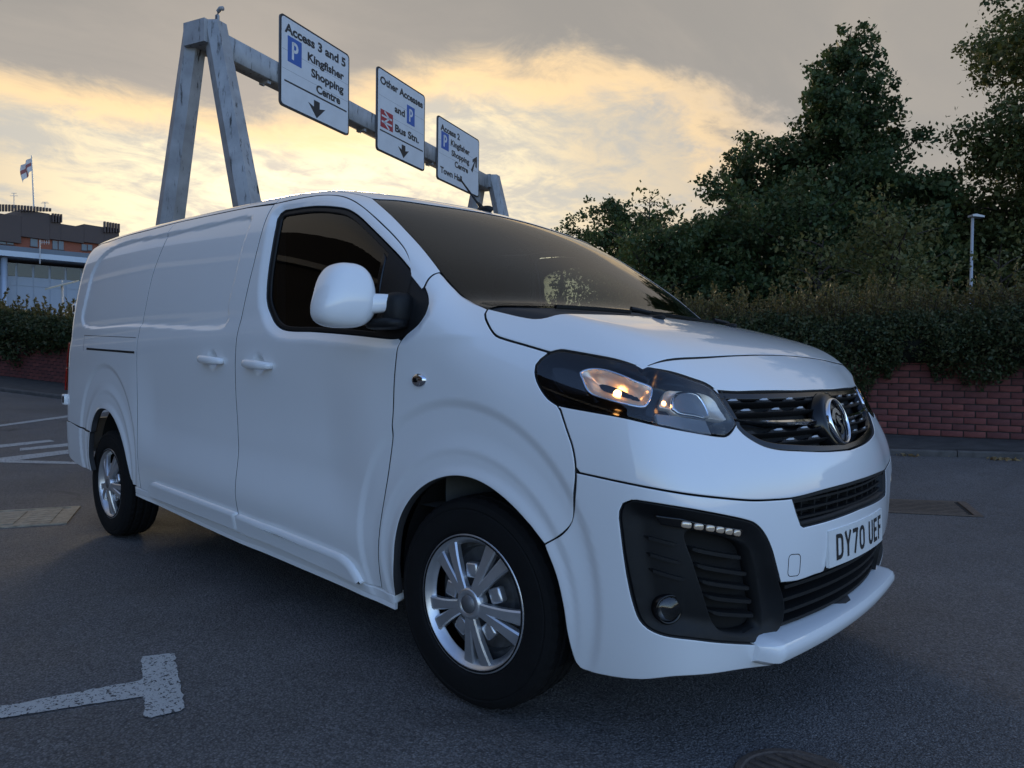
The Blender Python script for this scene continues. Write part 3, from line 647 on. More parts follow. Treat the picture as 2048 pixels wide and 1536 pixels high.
LEAF_M = leaf_mat('mid tree leaf', [(0.0435, 0.0609, 0.0203), (0.0798, 0.0986, 0.029), (0.116, 0.1232, 0.0406)])
LEAF_Y = leaf_mat('shrub leaf', [(0.0653, 0.0798, 0.0261), (0.1087, 0.116, 0.0362), (0.1595, 0.145, 0.0508)])
LEAF_H = leaf_mat('hedge leaf', [(0.0232, 0.0391, 0.0174), (0.0377, 0.058, 0.0232), (0.058, 0.0725, 0.029), (0.0798, 0.0754, 0.0319)], .25)
LEAF_T = leaf_mat('hedge shoot leaf', [(0.0725, 0.0754, 0.0261), (0.1232, 0.1131, 0.0406), (0.1595, 0.1232, 0.0493)], .35)
BARK = mat('bark', (.045, .036, .028), .95, noise_amt=.35, noise_scale=8, bump=.8, bump_scale=30)
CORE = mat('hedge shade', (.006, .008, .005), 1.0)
def leaves(C, size, jitter=.35, up=.3, aspect=.6):
    """one folded quad leaf at every point"""
    n = len(C); d = rng.normal(size=(n, 3)); d[:, 2] += up*rng.normal(size=n); d /= np.linalg.norm(d, axis=1)[:, None]
    a = np.cross(d, rng.normal(size=(n, 3))); a /= np.linalg.norm(a, axis=1)[:, None]; s = size*(1+jitter*rng.normal(size=n)).clip(.4, 1.9); s = s[:, None]
    P = np.stack([C-d*s*.5, C+a*s*aspect*.5, C+d*s*.5, C-a*s*aspect*.5], 1).reshape(-1, 3)
    F = np.arange(4*n).reshape(n, 4); return P, F
def np_mesh(name, V, F):
    me = bpy.data.meshes.new(name); V = np.ascontiguousarray(V, dtype=np.float32); F = np.ascontiguousarray(F, dtype=np.int32)
    me.vertices.add(len(V)); me.vertices.foreach_set('co', V.ravel()); me.loops.add(F.size); me.loops.foreach_set('vertex_index', F.ravel())
    me.polygons.add(len(F)); me.polygons.foreach_set('loop_start', np.arange(0, F.size, F.shape[1], dtype=np.int32)); me.update(calc_edges=True); me.validate(); return me
def tree(label, px, top_py, depth, width, n_leaf, leaf, m, shape='cone', base=.12, gaps=.45, group=None, lean=0):
    """trunk, limbs and a crown of leaf clumps carried on the limbs"""
    b = at(px, 740, depth); b[2] = float(gz(b[0], b[1])) if depth < 14 else .3; top = at(px, top_py, depth)[2]; H = top-b[2]
    t = tag(empty('tree', b), label, 'tree', group); mb = MB()
    tp = [(0, 0, 0), (rng.normal(0, .1), rng.normal(0, .1), H*.3), (rng.normal(0, .15)+lean*.3, rng.normal(0, .15), H*.65), (lean, rng.normal(0, .1), H*.97)]
    tp = cr(np.array(tp), H/10); mb.tube(tp, np.linspace(.032*H**.9, .008, len(tp)), 8)
    tips = []; nl = int(26+H*2.2)
    for i in range(nl):
        f = base+(1-base)*(i+rng.random())/nl*.97; k = min(int(f*(len(tp)-1)), len(tp)-2); p0 = tp[k]+(tp[k+1]-tp[k])*(f*(len(tp)-1)-k)
        prof = {'cone': (1-f)**.75*(.35+.65*min(1, (f+.10)/.28)), 'round': math.sqrt(max(0, 1-((f-.56)/.50)**2)), 'tall': math.sqrt(max(0, 1-((f-.5)/.54)**2))}[shape]
        L_ = width/2*prof*(.70+.55*rng.random())+.15; az = i*2.399+rng.normal(0, .4); el = .25+.5*f+rng.normal(0, .15)
        e = p0+L_*np.array([math.cos(az)*math.cos(el*.7), math.sin(az)*math.cos(el*.7), math.sin(el)*.75]); mid_ = (p0+e)/2+np.array([0, 0, .06*L_])
        mb.tube([p0, mid_, e], [.020*L_+.012, .010*L_+.008, .005], 5, cap=False); tips.append((p0, mid_, e, L_))
    mb.build('trunk', BARK, t, smooth=True)
    # twigs and clumps
    C = []; Ls = np.array([q[3] for q in tips]); w = Ls**1.6; w /= w.sum()
    for (p0, mid_, e, L_), share in zip(tips, w):
        ncl = max(int(5+L_*5), 4); per = max(int(n_leaf*share/ncl), 3)
        for c in range(ncl):
            f = .10+.92*rng.random()**.85; q = (1-f)**2*p0+2*f*(1-f)*mid_+f*f*e; r = (.15+.16*L_*(1.15-.6*f))*gaps*2
            cc = q+rng.normal(0, 1, 3)*[r, r, r*.75]; C.append(cc+rng.normal(0, 1, (per, 3))*[r*.52, r*.52, r*.36])
    C = np.concatenate(C); sp = int(n_leaf*.05)
    V, F = leaves(C, leaf); tag(link('crown', np_mesh('crown', V, F), m, t), kind='stuff'); return t
tree('tall pointed dark tree, the highest behind the hedge', 1690, 40, 22, 8.0, 110000, .135, LEAF_D, 'cone', base=.10)
tree('leafy tree running off the right edge of the picture', 2135, 15, 19, 6.4, 85000, .12, LEAF_M, 'tall', base=.08)
tree('mid-height tree leaning against the left flank of the tallest one', 1485, 262, 24, 4.6, 42000, .13, LEAF_D, 'cone', base=.05)
tree('dark rounded tree rising above the windscreen pillar', 1236, 412, 30, 3.5, 26000, .14, LEAF_D, 'round', base=.08)
tree('tiny far treetop just left of the rounded tree', 1113, 447, 48, 1.5, 1600, .22, LEAF_D, 'round', base=.2)
tree('thin feathery sapling tip above the rounded tree', 1292, 378, 29, 1.6, 700, .15, LEAF_M, 'tall', base=.3, gaps=.7)
tree('broad low tree between the windscreen and the tallest tree', 1400, 455, 21, 3.8, 30000, .125, LEAF_D, 'round', base=.03)
tree('bushy dark tree filling the gap right of the tallest tree', 1850, 420, 23, 4.2, 30000, .125, LEAF_D, 'round', base=.03)
tree('low dark tree behind the street lamp', 1965, 440, 22, 4.4, 30000, .125, LEAF_D, 'round', base=.02)
tree('low dark tree under the tallest crown, left of its trunk', 1590, 430, 20, 4.6, 30000, .125, LEAF_D, 'round', base=.02)
tree('yellow-green shrubby tree standing just behind the hedge', 1775, 425, 14.5, 2.3, 9000, .085, LEAF_Y, 'tall', base=.06, gaps=.5)
tree('low dark thicket tree farthest left behind the windscreen', 1290, 478, 20, 3.4, 16000, .11, LEAF_D, 'round', base=.02)
tree('small yellow-green sapling left of the shrubby tree', 1640, 470, 15, 1.2, 2200, .085, LEAF_Y, 'tall', base=.1, gaps=.6)
tree('small yellow-green sapling beside the lamp post', 1990, 500, 13.5, 1.1, 1500, .08, LEAF_Y, 'tall', base=.1, gaps=.6)
# hedge: dark body, trailing leaves in front, upright shoots on top
def hedge(name, label, s0, s1, n_leaf, size, shoots, seed):
    r2 = np.random.default_rng(seed); c0 = wpt((s0+s1)/2); h = tag(empty(name, (*c0, wz((s0+s1)/2))), label, 'hedge'); off = -np.array(h.location)
    ss = np.linspace(s0, s1, int(abs(s1-s0)/.25)+2); bump = np.convolve(r2.normal(0, 1, len(ss)+8), np.ones(5)/5, 'same')[4:-4]
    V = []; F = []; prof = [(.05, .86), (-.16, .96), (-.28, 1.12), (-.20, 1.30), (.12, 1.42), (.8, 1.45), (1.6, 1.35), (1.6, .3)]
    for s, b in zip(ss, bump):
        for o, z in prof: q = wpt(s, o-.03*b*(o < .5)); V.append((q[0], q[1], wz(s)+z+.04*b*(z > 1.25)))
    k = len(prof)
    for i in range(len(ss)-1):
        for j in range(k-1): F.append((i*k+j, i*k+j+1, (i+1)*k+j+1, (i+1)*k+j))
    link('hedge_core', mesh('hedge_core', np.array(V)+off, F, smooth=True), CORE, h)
    # leaf positions over the face and the top
    n = n_leaf; s = r2.uniform(s0, s1, n); u = r2.random(n)**.9
    wave = lambda s_, f, p: np.sin(s_*f+p)+.6*np.sin(s_*f*2.3+p*2)+.4*np.sin(s_*f*5.1+p)
    lowz = .60+.13*wave(s, 1.1, 2.0)+.09*wave(s, 5.0, 1.0)+.04*wave(s, 17., 1.0)                   # ragged hanging edge
    path = np.array([(-.06, 0), (-.20, .25), (-.33, .55), (-.34, .75), (-.22, .93), (.05, 1.0), (.45, 1.02), (1.0, 1.0)]); pt = np.array([0, .18, .36, .52, .68, .80, .9, 1.0])
    o = np.interp(u, pt, path[:, 0]); zf = np.interp(u, pt, path[:, 1]); z = lowz+(1.50+.06*wave(s, .8, .3)-lowz)*zf
    clump = .06*wave(s*1.0, 6.0, 0)*np.sin(z*9+s*3); o = o-clump+r2.normal(0, .045, n); z = z+r2.normal(0, .045, n); q = W0+np.outer(s, WD)+np.outer(o, [-WD[1], WD[0]])
    gzz = gz(W0[0]+s*WD[0], W0[1]+s*WD[1])+.062; P = np.c_[q, gzz+z]
    V, F = leaves(P+off, size, .35, .2, .55); tag(link('foliage', np_mesh('foliage', V, F), LEAF_H, h), kind='stuff')
    # arching shoots
    Q = []; mb = MB()
    for i in range(shoots):
        s = r2.uniform(s0, s1); o = r2.uniform(-.15, .9); hgt = abs(r2.normal(.22, .17))+.05; q = wpt(s, o); z0 = wz(s)+1.40+.07*math.sin(s*.8+.3)+.05*math.sin(s*2.7); dx, dy = r2.normal(0, .10, 2); p0 = np.array([q[0], q[1], z0]); e = p0+np.array([dx, dy, hgt]); m_ = (p0+e)/2+np.array([-dx*.2, -dy*.2, hgt*.1])
        mb.tube(np.array([p0, m_, e])+off, [.004, .003, .0015], 3, cap=False); t = np.linspace(.1, 1, max(int(hgt/.016), 5))[:, None]; Q.append((1-t)**2*p0+2*t*(1-t)*m_+t*t*e+r2.normal(0, .012, (len(t), 3)))
    tag(link('shoots', mb.mesh('shoots'), BARK, h), kind='stuff'); Q = np.concatenate(Q); V, F = leaves(Q+off, size*1.05, .35, .5, .5); tag(link('shoot_leaves', np_mesh('shoot_leaves', V, F), LEAF_T, h), kind='stuff')
hedge('hedge', 'dark green hedge with upright shoots trailing over the brick wall right of the van', -6.5, 7, 130000, .040, 4200, 3)
hedge('hedge', 'clipped dark hedge on the brick wall left of the van, below the pale building', -32, -6.5, 60000, .075, 700, 4)
# fallen leaves along the kerb
DRY = leaf_mat('dry leaf', [(.20, .13, .06), (.28, .20, .10), (.14, .10, .05)], .1)
for k, (s, o, n) in enumerate(((.42, -.10, 26), (1.62, -.17, 20), (1.9, -.06, 10), (-.4, -.05, 14))):
    C = np.array([[*kpt(s+rng.normal(0, .10), o+rng.normal(0, .025)), 0] for _ in range(n)]); C[:, 2] = gz(C[:, 0], C[:, 1])+.012+.01*rng.random(n); V, F = leaves(C, .05, .4, -.9, .5); tag(link('leaf_litter', np_mesh('leaf_litter', V, F), DRY), kind='stuff')
# ---- ironwork in the road
def iron_cover(name, label, quad, kind, m):
    """frame and raised bars on a parallelogram a, b, d"""
    a, b, c, d = [np.array(q, float) for q in quad]; e = empty(name, (*((a+c)/2), 0)); tag(e, label, 'drain cover' if kind != 'slots' else 'drain grate'); o = (a+c)/2
    P = lambda u, v: (a*(1-u)*(1-v)+b*u*(1-v)+c*u*v+d*(1-u)*v)
    def quadbox(us, vs, z0, z1, mb):
        k = [P(us[0], vs[0]), P(us[1], vs[0]), P(us[1], vs[1]), P(us[0], vs[1])] if len(us) == 2 else [P(x, y) for x, y in zip(us, vs)]; V = [(q[0]-o[0], q[1]-o[1], float(gz(*q))+z) for z in (z0, z1) for q in k]; n = len(k)
        mb.add(V, [tuple(range(n))[::-1], tuple(range(n, 2*n))]+[(i, (i+1) % n, n+(i+1) % n, n+i) for i in range(n)])
    mb = MB(); quadbox((0, 1), (0, 1), -.05, .003, mb); mb.build('tray', HOLE if kind == 'slots' else m, e)
    mb = MB()
    for us, vs in (((0, 1), (0, .05)), ((0, 1), (.95, 1)), ((0, .035), (.05, .95)), ((.965, 1), (.05, .95))): quadbox(us, vs, .003, .010, mb)
    mb.build('frame', m, e)
    if kind == 'slots':
        for i in range(9):
            u0 = .06+i*.10; mb = MB(); quadbox((u0, u0+.045, u0+.075, u0+.03), (.08, .08, .92, .92), .003, .009, mb); mb.build('bar', m, e)
    else:
        for i in range(7):
            for j in range(4):
                u0 = .06+i*.127+(.05 if j % 2 else 0); v0 = .10+j*.205
                if u0+.11 > .96: continue
                mb = MB(); quadbox((u0, u0+.105), (v0, v0+.165), .003, .008, mb); mb.build('tile', m, e)
    return e
iron_cover('drain_cover', 'pale worn inspection cover beside the rear wheel', [(-4.45, -.72), (-3.86, -.975), (-4.28, -1.95), (-4.87, -1.695)], 'tiles', COVER)
iron_cover('drain_grate', 'rusty slotted drain grate in the road beyond the front bumper', [(.374, 4.255), (.584, 3.792), (-.42, 3.30), (-.63, 3.76)], 'slots', IRON)
rc = tag(empty('manhole_cover', (.93, -.60, 0)), 'dark round manhole cover under the bottom edge of the picture', 'manhole cover')
mb = MB(); mb.lathe([(0, .004), (.145, .004), (.15, .007), (.165, .007), (.17, .0), (.17, -.03)], (0, 0, 0), (0, 0, 1), 48); mb.build('ring', IRON, rc)
for i in range(-4, 5):
    mb = MB(); w_ = math.sqrt(max(.135**2-(i*.03)**2, 0)); mb.box((0, i*.03, .006), (2*w_, .012, .006)); mb.build('rib', IRON, rc)
# ---- sign gantry
GAL = mat('weathered galvanised steel', (.38, .38, .38), .6, metal=.35, noise_amt=.22, noise_scale=3, bump=.3, bump_scale=40)
def stained_steel():
    m = GAL; t = m.node_tree; b = t.nodes['Principled BSDF']; tcn = t.nodes.new('ShaderNodeTexCoord'); mp = t.nodes.new('ShaderNodeMapping'); mp.inputs['Scale'].default_value = (6, 6, .9); t.links.new(tcn.outputs['Object'], mp.inputs[0])
    n = t.nodes.new('ShaderNodeTexNoise'); n.inputs['Scale'].default_value = 2.2; n.inputs['Detail'].default_value = 9; n.inputs['Roughness'].default_value = .68; t.links.new(mp.outputs[0], n.inputs['Vector'])
    r = t.nodes.new('ShaderNodeMapRange'); r.inputs[1].default_value = .56; r.inputs[2].default_value = .66; t.links.new(n.outputs[0], r.inputs[0]); old = b.inputs['Base Color'].links[0].from_socket
    mx = t.nodes.new('ShaderNodeMix'); mx.data_type = 'RGBA'; t.links.new(r.outputs[0], mx.inputs[0]); t.links.new(old, mx.inputs[6]); mx.inputs[7].default_value = (.055, .05, .045, 1); t.links.new(mx.outputs[2], b.inputs['Base Color'])
stained_steel()
GA = np.array([-9.941, 2.658, 0]); GU = np.array([-.300, .954, 0]); GN = np.array([.954, .300, 0])
gan = tag(empty('sign_gantry', (*GA[:2], float(gz(*GA[:2])))), 'grey steel road sign gantry with A-shaped legs behind the van', 'gantry'); go = -np.array(gan.location)
def hexleg(top, foot, w0, w1):
    """tapered leg of flattened-hexagon section between two points"""
    mb = MB(); V = []; F = []
    for c, w in ((np.array(foot), w1), (np.array(top), w0)):
        for a, b in ((-.5, -.28), (0, -.48), (.5, -.28), (.5, .28), (0, .48), (-.5, .28)): V.append(c+GN*a*w+GU*b*w+go)
    F = [tuple(range(6)), tuple(range(6, 12))[::-1]]+[(i, (i+1) % 6, 6+(i+1) % 6, 6+i) for i in range(6)]; mb.add(V, F); return mb
for s, sp in ((0, 1), (9.75, 1)):
    c = GA+GU*s
    for sg in (-1, 1):
        f = c+GN*sg*(1.78 if sg > 0 else 1.40); f[2] = float(gz(f[0], f[1])); hexleg(c+GN*sg*.20+np.array([0, 0, 6.52]), f, .34, .46).build('leg', GAL, gan)
    mb = MB(); mb.box(c+np.array([0, 0, 6.34])+go, (.46, .44, .36), math.atan2(GN[1], GN[0])); mb.build('head_plate', GAL, gan)
mb = MB(); c = GA+GU*4.87; mb.box(c+np.array([0, 0, 6.31])+go, (.30, 9.5, .38), math.atan2(GN[1], GN[0])); link('beam', bevel_mesh(mb.mesh('beam'), .012, 1), GAL, gan)
mb = MB(); t0 = GA+GU*.10+GN*.16+go; mb.tube([t0+[0, 0, 6.5], t0+[0, 0, 6.70], t0+GN*.02+[0, 0, 6.76], t0+GN*.07+[0, 0, 6.80], t0+GN*.12+[0, 0, 6.79]], .035, 10); mb.build('vent_pipe', GAL, gan, smooth=True)
for s in (1.3, 4.05, 6.75, 8.95):
    mb = MB(); mb.box(GA+GU*s+np.array([0, 0, 6.09])+go, (.2, .08, .06), math.atan2(GN[1], GN[0])); mb.tube([GA+GU*(s-.03)+np.array([0, 0, 6.02])+go, GA+GU*(s-.03)+np.array([0, 0, 6.1])+go], .012, 6); mb.build('clamp', GAL, gan)
SIGNW = mat('sign white', (.66, .67, .68), .45, noise_amt=.05, noise_scale=4); SIGNK = mat('sign black', (.014, .014, .015), .5); SIGNB = mat('sign blue', (.02, .10, .38), .45); SIGNR = mat('sign red', (.36, .02, .03), .45); SIGNBK = mat('sign back', (.14, .14, .145), .5, metal=.4)
def rrect(w, h, r, n=5): return [(cx+r*math.cos(a), cy+r*math.sin(a)) for cx, cy, a0 in ((w/2-r, h/2-r, 0), (-w/2+r, h/2-r, 90), (-w/2+r, -h/2+r, 180), (w/2-r, -h/2+r, 270)) for a in np.radians(np.linspace(a0, a0+90, n))]
def road_sign(label, s0, s1, z0, z1):
    w, h = s1-s0, z1-z0; c = GA+GU*(s0+s1)/2+GN*.20+np.array([0, 0, (z0+z1)/2]); e = tag(empty('road_sign', c), label, 'road sign', 'signs on the gantry')
    def flat(name, poly, d0, d1, m, par=e): mb = MB(); mb.prism(poly, (0, 0, 0), GU, (0, 0, 1), GN, d0, d1); return mb.build(name, m, par)
    flat('backing', rrect(w, h, .08), -.03, .0, SIGNBK); flat('border', rrect(w, h, .08), .0, .004, SIGNK); flat('face', rrect(w-.07, h-.07, .06), .004, .008, SIGNW)
    return e, flat, w, h
def words(e, s, x, z, size, width=None, m=SIGNK):
    me = text_mesh(s, size, .0075*size/.2); co = np.array([v.co[:] for v in me.vertices]); 
    k = (width/(co[:, 0].max()-co[:, 0].min())) if width else 1; P = np.outer((co[:, 0]-co[:, 0].min())*k+x, GU)+np.outer(co[:, 1]+z, [0, 0, 1])+GN*.0105
    for v, q in zip(me.vertices, P): v.co = q
    return link('lettering', me, m, e)
def park(e, flat, x, z, w, h):
    flat('parking_symbol', [(x, z), (x+w, z), (x+w, z+h), (x, z+h)], .008, .0105, SIGNB)
    V, F = stroke_poly2([[(x+w*.36, z+h*.15), (x+w*.36, z+h*.83)], [(x+w*.36, z+h*.79)]+[(x+w*.52+w*.16*math.cos(R(t)), z+h*.64+h*.15*math.sin(R(t))) for t in range(90, -91, -30)]+[(x+w*.36, z+h*.49)]], w*.15)
    link('parking_letter', mesh('parking_letter', [np.array(GU)*a+np.array([0, 0, 1.])*b+GN*.0125 for a, b in V], F), SIGNW, e)
def stroke_poly2(segs, w):
    V = []; F = []
    for pl in segs:
        pl = np.array(pl, float); n = len(pl); d = np.diff(pl, axis=0); d /= np.linalg.norm(d, axis=1)[:, None]; A, B = [], []
        for i in range(n):
            a = d[max(i-1, 0)]; b = d[min(i, n-2)]; t = a+b; t /= np.linalg.norm(t)+1e-9; nn = np.array([-t[1], t[0]]); c = max(np.dot(nn, [-a[1], a[0]]), .5); A.append(pl[i]+nn*w/2/c); B.append(pl[i]-nn*w/2/c)
        k = len(V); V += A+B; F += [(k+i, k+i+1, k+n+i+1, k+n+i) for i in range(n-1)]
    return V, F
def arrow_down(flat, x, z, s): 
    flat('arrow', [(x-.10*s, z+.28*s), (x+.10*s, z+.28*s), (x+.10*s, z+.12*s), (x+.30*s, z+.17*s), (x, z-.12*s), (x-.30*s, z+.17*s), (x-.10*s, z+.12*s)], .008, .0105, SIGNK)
e, flat, w, h = road_sign('nearest gantry sign, black lettering Access 3 and 5 with blue parking square', 1.45, 3.38, 5.74, 7.36)
words(e, 'Access 3 and 5', -.86, .52, .23, 1.70); park(e, flat, -.78, .02, .36, .46); words(e, 'Kingfisher', -.26, .24, .21, 1.05); words(e, 'Shopping', -.16, -.02, .21, .94); words(e, 'Centre', -.02, -.27, .21, .70)
flat('rule', [(-.86, -.36), (.88, -.36), (.88, -.33), (-.86, -.33)], .008, .0105, SIGNK); arrow_down(flat, 0, -.66, .8)
for z in (.20, -.14): flat('seam', [(-.92, z), (.92, z), (.92, z+.004), (-.92, z+.004)], .008, .0086, SIGNBK)
e, flat, w, h = road_sign('middle gantry sign, Other Accesses with red railway symbol and Bus Stn', 4.31, 6.20, 5.74, 7.52)
words(e, 'Other Accesses', -.84, .56, .22, 1.68); words(e, 'and', -.30, .12, .21, .40); park(e, flat, .18, .02, .32, .42)
flat('railway_symbol', [(-.82, -.36), (-.36, -.36), (-.36, .02), (-.82, .02)], .008, .0105, SIGNR)
for zz_, d in ((-.11, 0), (-.235, 0)):
    V, F = stroke_poly2([[(-.78, zz_), (-.40, zz_)]], .04); link('railway_mark', mesh('railway_mark', [GU*a+np.array([0, 0, 1.])*b+GN*.0125 for a, b in V], F), SIGNW, e)
V, F = stroke_poly2([[(-.68, .0), (-.50, -.11), (-.68, -.235), (-.50, -.345)]], .04); link('railway_mark', mesh('railway_mark', [GU*a+np.array([0, 0, 1.])*b+GN*.0125 for a, b in V], F), SIGNW, e)
words(e, 'Bus Stn.', -.28, -.30, .22, .96); flat('rule', [(-.84, -.45), (.86, -.45), (.86, -.42), (-.84, -.42)], .008, .0105, SIGNK); arrow_down(flat, .06, -.72, .72)
for z in (.30, -.05): flat('seam', [(-.9, z), (.9, z), (.9, z+.004), (-.9, z+.004)], .008, .0086, SIGNBK)
e, flat, w, h = road_sign('farthest gantry sign, Access 2 and Town Hall with slanting arrow', 6.77, 8.92, 5.72, 7.27)
words(e, 'Access 2', -.94, .46, .21, .95); park(e, flat, -.90, .02, .36, .42); words(e, 'Kingfisher', -.44, .22, .20, .98); words(e, 'Shopping', -.40, -.03, .20, .92); words(e, 'Centre', -.24, -.27, .20, .70); words(e, 'Town Hall', -.94, -.58, .21, 1.08)
flat('arrow', [(.62, -.14), (.70, -.19), (.86, .15), (.86, .0), (.94, -.02), (.95, .30), (.70, .16), (.71, .08), (.80, .13)], .008, .0105, SIGNK)
for z in (.20, -.12): flat('seam', [(-1.03, z), (1.03, z), (1.03, z+.004), (-1.03, z+.004)], .008, .0086, SIGNBK)
# ---- street lamp on the right
b = at(1938, 740, 15.5); zt = at(1938, 434, 15.5)[2]; sl_p = tag(empty('street_lamp', (b[0], b[1], .3)), 'pale grey street lamp post standing among the right-hand trees', 'street lamp')
LAMPG = mat('lamp post grey', (.42, .43, .44), .5, metal=.3); mb = MB(); mb.tube([(0, 0, 0), (0, 0, 1.2), (0, 0, 1.25), (0, 0, zt-.3)], [.06, .06, .036, .028], 12); mb.build('post', LAMPG, sl_p, smooth=True)
hd_ = MB(); rr_ = np.array(_r2); hd_.prism([(-.05, -.01), (.20, -.035), (.20, .0), (.03, .04), (-.05, .03)], (0, 0, zt-.3), rr_, (0, 0, 1), np.cross(rr_, (0, 0, 1)), -.09, .09); hd_.build('lamp_head', LAMPG, sl_p)
# ---- pale low building behind the left hedge
PALE = mat('pale cladding', (.36, .40, .45), .5, noise_amt=.05, noise_scale=.6); EAVE = mat('eave metal', (.42, .47, .53), .4, metal=.3); DGL = mat('dark glazing', (.02, .023, .026), .12); ROOFG = mat('roof sheet', (.13, .15, .17), .5, metal=.3)
def wallframe(pa, pb, D0, D1):
    """vertical plane through two photo columns at two distances; returns origin, along, towards-camera"""
    a = at(pa, 740, D0); b_ = at(pb, 740, D1); a[2] = b_[2] = 0; u = (b_-a)/np.linalg.norm(b_-a); n = np.cross(u, (0, 0, 1.)); n = n if np.dot(n, np.array(CAM)-a) > 0 else -n; return a, u, n, np.linalg.norm(b_-a)
def zat(px, py, D): return at(px, py, D)[2]
a, u, n, Lw = wallframe(-160, 300, 44, 52); za = zat(100, 524, 48); pb_ = tag(empty('pale_building', (*a[:2], .4)), 'low pale building with wide grey eaves behind the left hedge', 'building'); po = -np.array(pb_.location); az = math.atan2(u[1], u[0])
def wbox(name, s0, s1, z0, z1, d0, d1, m, par, org, off): mb = MB(); mb.box(org+u*(s0+s1)/2+n*(d0+d1)/2+np.array([0, 0, (z0+z1)/2])+off, (s1-s0, abs(d1-d0), z1-z0), az); return mb.build(name, m, par)
wbox('wall', 0, Lw, .2, za-.25, -6, 0, PALE, pb_, a, po); wbox('eave', -1, Lw+1, za-.02, za+.32, -7, 1.5, EAVE, pb_, a, po); wbox('roof', -.5, Lw+.5, za+.32, za+.75, -7, .6, ROOFG, pb_, a, po)
zg = zat(100, 557, 48)
for k in range(14):
    s = .3+k*Lw/14; wbox('window', s+.05, s+Lw/14-.08, zg, za-.28, .0, .05, DGL, pb_, a, po); wbox('panel', s+.03, s+Lw/14-.04, zat(100, 575, 48), zg-.06, .0, .04, PALE, pb_, a, po); wbox('panel', s+.03, s+Lw/14-.04, .3, zat(100, 575, 48)-.05, .0, .04, PALE, pb_, a, po)
for k in range(4): mb = MB(); q = a+u*(4.15+k*5.8)+n*1.0; mb.tube([(q[0]+po[0], q[1]+po[1], 0), (q[0]+po[0], q[1]+po[1], za-.43)], .19, 16); mb.build('column', EAVE, pb_, smooth=True)
# ---- brown and brick civic building far behind it
BROWN = mat('brown cladding', (.075, .052, .045), .6, noise_amt=.08, noise_scale=1); TBR = mat('orange brick band', (.26, .085, .05), .85, noise_amt=.15, noise_scale=5); GLB = mat('sky-lit glazing', (.10, .13, .16), .08)
a, u, n, Lw = wallframe(-170, 262, 84, 104); az = math.atan2(u[1], u[0]); th = tag(empty('civic_building', (*a[:2], 1)), 'brown civic building with finned parapet and orange brick band, far left', 'building'); to = -np.array(th.location)
sx = lambda px: float(np.linalg.solve(np.array([[u[0], -(at(px, 740, 1)-np.array(CAM))[0]], [u[1], -(at(px, 740, 1)-np.array(CAM))[1]]]), (np.array(CAM)-a)[:2])[0])
def zs(px, py): q = at(px, py, 1)-np.array(CAM); t = np.linalg.solve(np.array([[u[0], -q[0]], [u[1], -q[1]]]), (np.array(CAM)-a)[:2])[1]; return CAM[2]+q[2]*t
wbox('brick_band', 0, Lw, 1, zs(100, 470), -14, 0, TBR, th, a, to)
for p0, p1, tp, bt in ((-170, 40, 412, 474), (40, 97, 418, 477), (97, 119, 432, 480), (119, 165, 452, 484), (165, 205, 452, 487), (205, 235, 456, 490), (235, 246, 478, 494)): wbox('upper_storey', sx(p0), sx(p1)-.02, zs((p0+p1)/2, bt), zs((p0+p1)/2, tp+ (6 if p0 < 90 else 0)), -12, .5, BROWN, th, a, to)
for p in np.arange(-160, 96, 6.2): wbox('fin', sx(p), sx(p+3.0), zs(p, 424), zs(p, 410+.00010*max(p+20, 0)**2*6), .5, .9, BROWN, th, a, to)
for p in (100, 105.5, 111, 116.5): wbox('fin', sx(p), sx(p+2.6), zs(p, 446), zs(p, 428+(p-100)*.1), .5, .9, BROWN, th, a, to)
for p in (203, 209, 214.5, 220, 225.5, 231): wbox('fin', sx(p), sx(p+2.6), zs(p, 466), zs(p, 444+(p-203)*.16), .5, .9, BROWN, th, a, to)
for p0, p1, t_, b_ in ((0, 12, 475, 487), (14, 27, 475, 488), (61, 75, 477, 492), (105, 115, 481, 498), (117, 127, 482, 499), (163, 173, 488, 500), (175, 184, 489, 500), (-40, -28, 474, 486), (-26, -14, 474, 486)):
    wi = wbox('window', sx(p0), sx(p1), zs(p0, b_), zs(p0, t_), .0, .10, GLB, th, a, to); wbox('window_frame', sx(p0)-.1, sx(p1)+.1, zs(p0, b_)-.12, zs(p0, b_), .0, .16, BROWN, th, a, to)
wbox('plant_room', sx(128), sx(155), zs(140, 460), zs(140, 445), -6, -2, EAVE, th, a, to)
# flag on the civic building and roof aerials
POLE = mat('white pole', (.55, .52, .48), .5); fb = at(68, 414, 93); fp = tag(empty('flagpole', fb), 'thin white flagpole with pale flag on the civic building roof', 'flagpole'); zt = at(63, 311, 93)-fb
mb = MB(); mb.tube([(0, 0, -.3), tuple(zt)], [.11, .06], 8); mb.build('pole', POLE, fp)
FLAG = [mat('flag white', (.62, .58, .55), .8), mat('flag red', (.30, .10, .09), .8)]; mb = MB(); V = []; F = []; mi = []
for i in range(13):
    for j in range(9): V.append(zt*.985-np.array(_r2)*(i/12*1.28+.12*math.sin(j*.5))+np.array([0, 0, -.22*j-.10*i-.04*i*(j/8)])+np.array(_f)*.18*math.sin(i*.9+j*.3))
for i in range(12):
    for j in range(8): F.append((i*9+j, i*9+j+1, i*9+10+j, i*9+9+j)); mi.append(1 if (j in (3, 4) or i in (5, 6)) else 0)
mb.add(V, F); mb.mi = mi; mb.build('flag', FLAG, fp, smooth=True)
